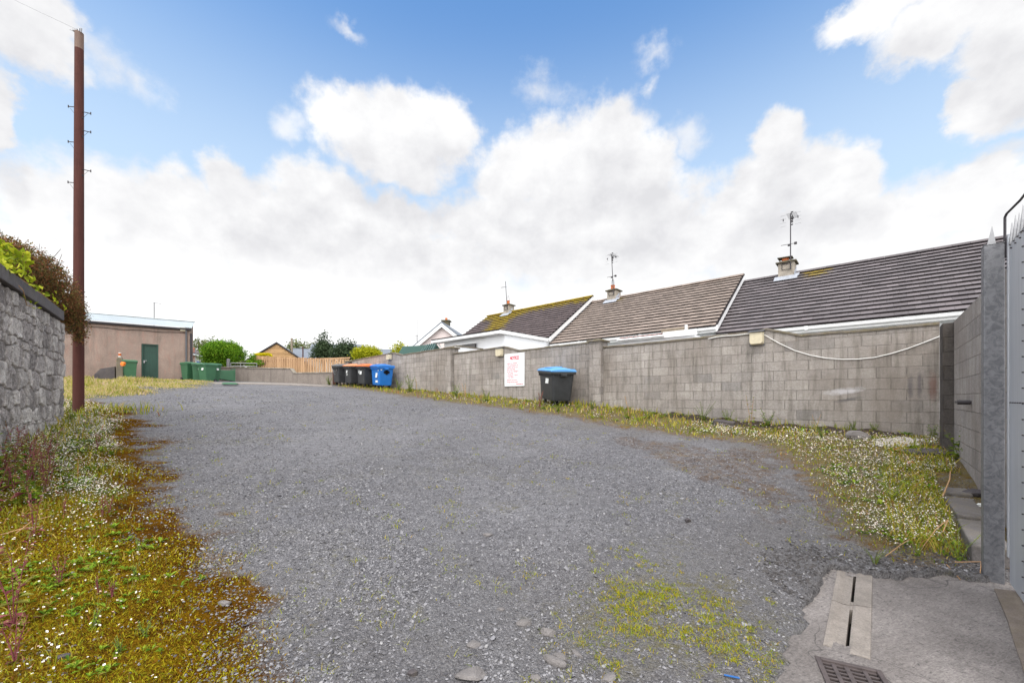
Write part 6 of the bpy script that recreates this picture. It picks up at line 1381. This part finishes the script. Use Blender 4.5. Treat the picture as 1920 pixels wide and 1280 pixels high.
def rock(name, u, v, size, seed, label, mat, group, rz=0, sink=.35, cat='rock'):
    x, y, z = gpt(u, v); bm = bmesh.new(); bmesh.ops.create_icosphere(bm, subdivisions=3, radius=1); r = random.Random(seed); pl = [(Vector((r.uniform(-1, 1), r.uniform(-1, 1), r.uniform(-.4, 1))).normalized(), r.uniform(.55, .85)) for _ in range(9)]; pl.append((Vector((r.uniform(-.1, .1), r.uniform(-.1, .1), 1)), .7))
    for vt in bm.verts:
        for nrm, d in pl:
            k = vt.co.dot(nrm)
            if k > d: vt.co -= nrm * (k - d)
        vt.co += Vector((r.uniform(-1, 1), r.uniform(-1, 1), r.uniform(-1, 1))) * .04; vt.co = Vector((vt.co.x * size[0], vt.co.y * size[1], vt.co.z * size[2]))
    me = bpy.data.meshes.new(name); bm.to_mesh(me); bm.free(); me.materials.append(mat); o = bpy.data.objects.new(name, me); o.location = (x, y, z + size[2] * (.7 - sink)); o.rotation_euler = (r.uniform(-.1, .1), r.uniform(-.1, .1), rz); link(o); return tag(o, label, cat, group)
G_ = 'half buried pale rocks in the gravel'
for i, (u, v, s, rz, lab) in enumerate([(884, 1268, (.085, .05, .03), .1, 'flat pale rock at the very front of the gravel'), (1040, 1243, (.075, .028, .03), -.7, 'long pale rock lying slantwise in the gravel'), (1050, 1232, (.045, .03, .02), -.4, 'rounded rock tucked behind the long slanting rock'), (1028, 1186, (.048, .03, .034), -.4, 'upright pale rock among the yellow tufts'), (982, 1167, (.052, .03, .024), -.1, 'flat rock behind the upright rock among the tufts'), (888, 1210, (.042, .034, .014), .3, 'low flat grey rock in bare gravel'), (1005, 1272, (.035, .025, .02), .2, 'small pale rock beside the flat front rock'), (1082, 1225, (.04, .018, .014), -.9, 'thin embedded rock by the tufts'), (940, 1142, (.03, .02, .012), 0, 'small flat rock at the edge of the tufts'), (1140, 1278, (.05, .03, .018), .3, 'flat rock at the front by the tufts'), (775, 1270, (.03, .025, .022), .5, 'small dark stone at the front of the gravel'),
                                        (916, 1003, (.055, .035, .02), .2, 'isolated flat stone far out on the gravel'), (1290, 979, (.05, .03, .03), .8, 'dark angular stone on the dirt near the daisies'), (420, 1133, (.045, .03, .02), .4, 'pale flat stone at the edge of the brown moss'), (118, 1262, (.03, .022, .016), .2, 'dark wet stone in the front moss')]):
    rock('rock', u, v, s, 300 + i, lab, M['rock'] if 'dark' not in lab else M['slabdark'], G_, rz)
mb = MB(); mb.box((0, 0, .06), (.44, .21, .14)); b = mb.build('loose_block', M['slabdark'], None, .015, gpt(1357, 803)); b.rotation_euler = (.12, .1, TH + .1); tag(b, 'loose dark concrete block lying in the verge below the block wall', 'block')
rock('flat_rock', 1612, 828, (.22, .13, .12), 401, 'grey brown angular rock lying on the ledge by the pale rubble', M['rock'], None, -.3, .2)
for u, v, s, rz, lab in ((1735, 856, (.38, .20, .05), -.2, 'broad dark slab lying before the dark pier'), (1752, 842, (.22, .12, .04), .1, 'smaller dark slab behind the broad one by the pier'), (1832, 935, (.16, .12, .05), .5, 'broken concrete slab leaning between the kerb and the return wall')):
    rock('slab', u, v, s, int(u), lab, M['slabdark'], None, rz, .3, 'slab')
# earth ledge exposed under the foot of the block wall
mb = MB(); n = 40; ra = []; 
for k in range(n + 1):
    t = -.7 + k * 5.6 / n; q = []
    for dp, dz in ((.62, -.25), (.60 + .05 * math.sin(k * 1.7), .02 + .015 * math.sin(k * 2.3)), (.42, .10 + .02 * math.sin(k * .9)), (.02, .13 + .03 * math.sin(k * 1.3)), (.02, -.25)):
        x, y = W(t, WT - dp * (1 if k < 34 else (n - k) / 6)); q.append((x, y, gz(*W(t, WT - .3)) + dz * (1 if 2 < k < 36 else .4)))
    ra.append(q)
mb.loft(ra); tag(mb.build('soil_ledge', M['soil']), 'dark bare earth ledge exposed under the foot of the block wall', 'earth', kind='structure')
# litter
for u, v, m_, s, lab in ((1708, 875, 'orange', .07, 'scrap of orange plastic among the daisies'), (1683, 865, 'bluescrap', .035, 'tiny blue plastic scrap by the slabs'), (1838, 958, 'paper', .05, 'crumpled white and violet wrapper behind the kerb'), (1845, 975, 'orange', .03, 'small reddish wrapper beside the kerb and the return wall'), (1766, 858, 'paper', .05, 'white crumpled scrap at the foot of the dark pier'), (1748, 838, 'paper', .08, 'pale plastic strip on the slabs by the pier'), (1762, 878, 'bluescrap', .03, 'pale blue litter near the dark pier')):
    q = Vector(gpt(u, v)); r = random.Random(int(u)); mb = MB(); ring = lambda z, k: [(s * k * math.cos(a * 1.05) * r.uniform(.5, 1.1), s * k * .6 * math.sin(a * 1.05) * r.uniform(.5, 1.1), z + r.uniform(-.008, .008)) for a in range(6)]
    mb.loft([ring(0, .9), ring(s * .35, 1), ring(s * .6, .45)]); tag(mb.build('litter', M[m_], None, 0, q), lab, 'litter', 'scraps of litter')
x, y, z = gpt(1372, 1274); mb = MB(); mb.box((0, 0, .006), (.07, .010, .006)); b = mb.build('plastic_strip', M['bluescrap'], None, .002, (x, y, z + .004)); b.rotation_euler = (0, .05, -.25); tag(b, 'narrow blue plastic strip lying on the gravel by the apron', 'litter')

# ------------------------------------------------------------------ sky, light, camera
SUN_EL, SUN_AZ = math.radians(58), math.radians(-165)      # azimuth from +y, clockwise
wd = bpy.data.worlds.new('World'); SC.world = wd; wd.use_nodes = True
class WT_(NT):
    def __init__(s): s.t = wd.node_tree
w = WT_(); bg = w.t.nodes['Background']
sky = w.nd('ShaderNodeTexSky', sky_type='NISHITA', sun_disc=False, sun_elevation=SUN_EL, sun_rotation=SUN_AZ, air_density=1.0, dust_density=.6, ozone_density=2.2)
gdir = w.nd('ShaderNodeTexCoord').outputs['Generated']; X, Y, Z = w.sep(gdir)
azm = w.math('ARCTAN2', X, Y); el = w.math('ARCSINE', Z); v0 = w.comb(azm, el, 0)
wn = w.nd('ShaderNodeTexNoise', {'Vector': w.map(gdir, (1, 1, 1.25)), 'Scale': 6.5, 'Detail': 8.0, 'Roughness': .58}).outputs['Color']
wn2 = w.nd('ShaderNodeTexNoise', {'Vector': w.map(gdir, (1, 1, 1.1)), 'Scale': 21.0, 'Detail': 6.0, 'Roughness': .6}).outputs['Color']
def vm(op, a, b): return w.nd('ShaderNodeVectorMath', {0: a, 1: b}, operation=op).outputs[0]
warp = vm('ADD', vm('MULTIPLY', vm('SUBTRACT', wn, (.5, .5, .5)), (.11, .10, 0)), vm('MULTIPLY', vm('SUBTRACT', wn2, (.5, .5, .5)), (.045, .04, 0)))
v = vm('ADD', v0, warp)
def field(bl, vec, sm=.12):
    f = None
    for (u, vv, ru, rv) in bl:
        a = math.atan2(u - UC, FPX); e = math.atan2(VH - vv, math.hypot(u - UC, FPX)); ca = math.cos(a); D_ = math.hypot(u - UC, FPX)
        ra = ru / FPX * ca * ca; re = rv / D_ * math.cos(e) ** 2
        L = w.nd('ShaderNodeVectorMath', {0: vm('MULTIPLY', vm('SUBTRACT', vec, (a, e, 0)), (1 / ra, 1 / re, 0))}, operation='LENGTH').outputs['Value']; g = w.math('SUBTRACT', 1.0, L)
        f = g if f is None else w.math('SMOOTH_MAX', f, g, sm)
    return f
HARD = [(50, 40, 130, 85), (0, 215, 48, 95), (62, 395, 62, 85), (200, 380, 70, 60), (330, 385, 100, 70), (420, 345, 55, 55), (500, 400, 140, 70), (575, 365, 85, 70), (640, 390, 70, 60), (745, 420, 75, 60),
        (770, 240, 115, 85), (660, 230, 80, 70), (840, 250, 55, 70), (740, 300, 110, 50), (1130, 270, 95, 90), (1060, 310, 130, 90), (1200, 330, 75, 75), (960, 330, 80, 70),
        (1455, 270, 52, 62), (1440, 350, 100, 80), (1540, 345, 75, 70), (1610, 340, 55, 65), (1380, 410, 100, 70), (1660, 400, 90, 60), (1830, 345, 75, 50), (1880, 400, 90, 60), (1600, 430, 260, 80),
        (1640, 10, 120, 55), (1760, 40, 130, 70), (1880, 60, 110, 110), (1870, 180, 105, 65), (1800, 195, 50, 50), (1060, 430, 300, 90), (600, 470, 500, 80), (1300, 470, 500, 70)]
FAINT = [(210, 110, 120, 60), (270, 150, 70, 70), (545, 240, 55, 35), (1010, 175, 80, 50), (1220, 105, 55, 38), (1225, 160, 20, 40), (1290, 262, 45, 42), (660, 40, 60, 25), (1880, 290, 60, 40)]
fh = field(HARD, v); ff = w.math('ADD', field(FAINT, v), w.math('MULTIPLY', w.math('SUBTRACT', w.noise(gdir, 9.0, 6, .6), .55), 2.6)); fup = field(HARD, vm('ADD', v, (-.02, .075, 0)))
fh = w.math('ADD', fh, w.math('MULTIPLY', w.math('SUBTRACT', w.noise(gdir, 24.0, 6, .62), .5), .75))
# the rest of the sky dome, and the bright bank towards the horizon
fb_ = w.noise(w.map(gdir, (1, 1, 1.6)), 2.3, 7, .55); back = w.math('MAXIMUM', w.math('SUBTRACT', 1.0, w.nd('ShaderNodeMapRange', {0: Y, 1: -.15, 2: .25}, interpolation_type='SMOOTHSTEP').outputs[0]), w.nd('ShaderNodeMapRange', {0: el, 1: .80, 2: 1.0}, interpolation_type='SMOOTHSTEP').outputs[0])
cov = w.math('MULTIPLY', w.nd('ShaderNodeMapRange', {0: fb_, 1: .30, 2: .48}, interpolation_type='SMOOTHSTEP').outputs[0], back)
bank = w.nd('ShaderNodeMapRange', {0: w.math('ADD', el, w.math('MULTIPLY', w.math('SUBTRACT', w.sep(wn)[2], .5), .22)), 1: .37, 2: .25}, interpolation_type='SMOOTHSTEP').outputs[0]
ah = w.nd('ShaderNodeMapRange', {0: fh, 1: -.26, 2: .26}, interpolation_type='SMOOTHSTEP').outputs[0]
af = w.math('MULTIPLY', w.nd('ShaderNodeMapRange', {0: ff, 1: -.1, 2: 1.0}, interpolation_type='SMOOTHSTEP').outputs[0], .75)
alpha = w.math('MAXIMUM', w.math('MAXIMUM', ah, af), w.math('MAXIMUM', cov, bank))
# cloud tone: billows by comparing the noise a little lower with itself, greyer deep inside
na = w.noise(w.map(gdir, (1, 1, 1.25)), 7.5, 8, .6); nb_ = w.noise(w.map(w.nd('ShaderNodeVectorMath', {0: gdir, 1: (-.022, 0, .034)}, operation='ADD').outputs[0], (1, 1, 1.25)), 7.5, 8, .6)
emb = w.math('MULTIPLY', w.math('SUBTRACT', na, nb_), .45); lowf = w.noise(w.map(gdir, (1, 1, 2.2)), 3.0, 5, .55)
deep = w.nd('ShaderNodeMapRange', {0: fup, 1: -.1, 2: .7}, interpolation_type='SMOOTHSTEP').outputs[0]
hz = w.nd('ShaderNodeMapRange', {0: el, 1: .14, 2: .36}, interpolation_type='SMOOTHSTEP').outputs[0]
tone = w.math('ADD', w.math('SUBTRACT', w.math('SUBTRACT', .985, w.math('MULTIPLY', hz, .075)), w.math('MULTIPLY', w.math('MULTIPLY', deep, .10), hz)), w.math('MULTIPLY', emb, w.math('ADD', .45, w.math('MULTIPLY', hz, .55))))
tone = w.math('ADD', tone, w.math('MULTIPLY', w.math('SUBTRACT', .5, lowf), w.math('MULTIPLY', .22, hz)))
tone = w.math('ADD', tone, w.math('MULTIPLY', w.math('SUBTRACT', 1.0, hz), .16)); tone = w.math('MINIMUM', w.math('MAXIMUM', tone, .76), 1.25)
CL_GAIN = 5.7
tone = w.math('MULTIPLY', tone, w.math('ADD', 1.0, w.math('MULTIPLY', back, 1.3)))     # unseen cloud overhead and behind the photographer, brightened as added soft fill light
cc_ = w.mix(w.nd('ShaderNodeMapRange', {0: tone, 1: .65, 2: 1.0}).outputs[0], (.955, .955, 1.0), (1, 1, 1))
ccol = w.nd('ShaderNodeVectorMath', {0: cc_, 1: w.comb(*[w.math('MULTIPLY', tone, CL_GAIN)] * 3)}, operation='MULTIPLY').outputs[0]
skc = w.mix(w.nd('ShaderNodeMapRange', {0: el, 1: .80, 2: .36, 3: 0.0, 4: .60}, interpolation_type='SMOOTHSTEP').outputs[0], vm('MULTIPLY', sky.outputs[0], (1.0, 1.34, 1.50)), (4.4, 5.1, 5.5))
mx = w.mix(alpha, skc, ccol); w.set(bg.inputs['Color'], mx); bg.inputs['Strength'].default_value = .09
wd.cycles.sampling_method = 'MANUAL'; wd.cycles.sample_map_resolution = 512
ld = bpy.data.lights.new('sun', 'SUN'); ld.energy = 1.1; ld.angle = math.radians(40); ld.color = (1, .955, .89); lo = bpy.data.objects.new('sun', ld); COL.objects.link(lo)
sdv = Vector((math.sin(SUN_AZ) * math.cos(SUN_EL), math.cos(SUN_AZ) * math.cos(SUN_EL), math.sin(SUN_EL))); lo.rotation_euler = (-sdv).to_track_quat('-Z', 'Y').to_euler(); lo.location = sdv * 60

cam = bpy.data.cameras.new('camera'); co = bpy.data.objects.new('camera', cam); COL.objects.link(co); co.location = (0, 0, EYE); co.rotation_euler = (math.pi / 2, 0, 0)
cam.sensor_width = 36; cam.lens = 36 * FPX / 1920; cam.shift_y = (VH - 640) / 1920; cam.clip_end = 3000; cam.clip_start = .05; SC.camera = co
SC.view_settings.view_transform = 'Standard'; SC.view_settings.look = 'None'; SC.view_settings.exposure = 1.05; SC.view_settings.gamma = 1
SC.cycles.use_denoising = True; SC.cycles.max_bounces = 6; SC.cycles.transparent_max_bounces = 8; SC.cycles.caustics_reflective = False; SC.cycles.caustics_refractive = False
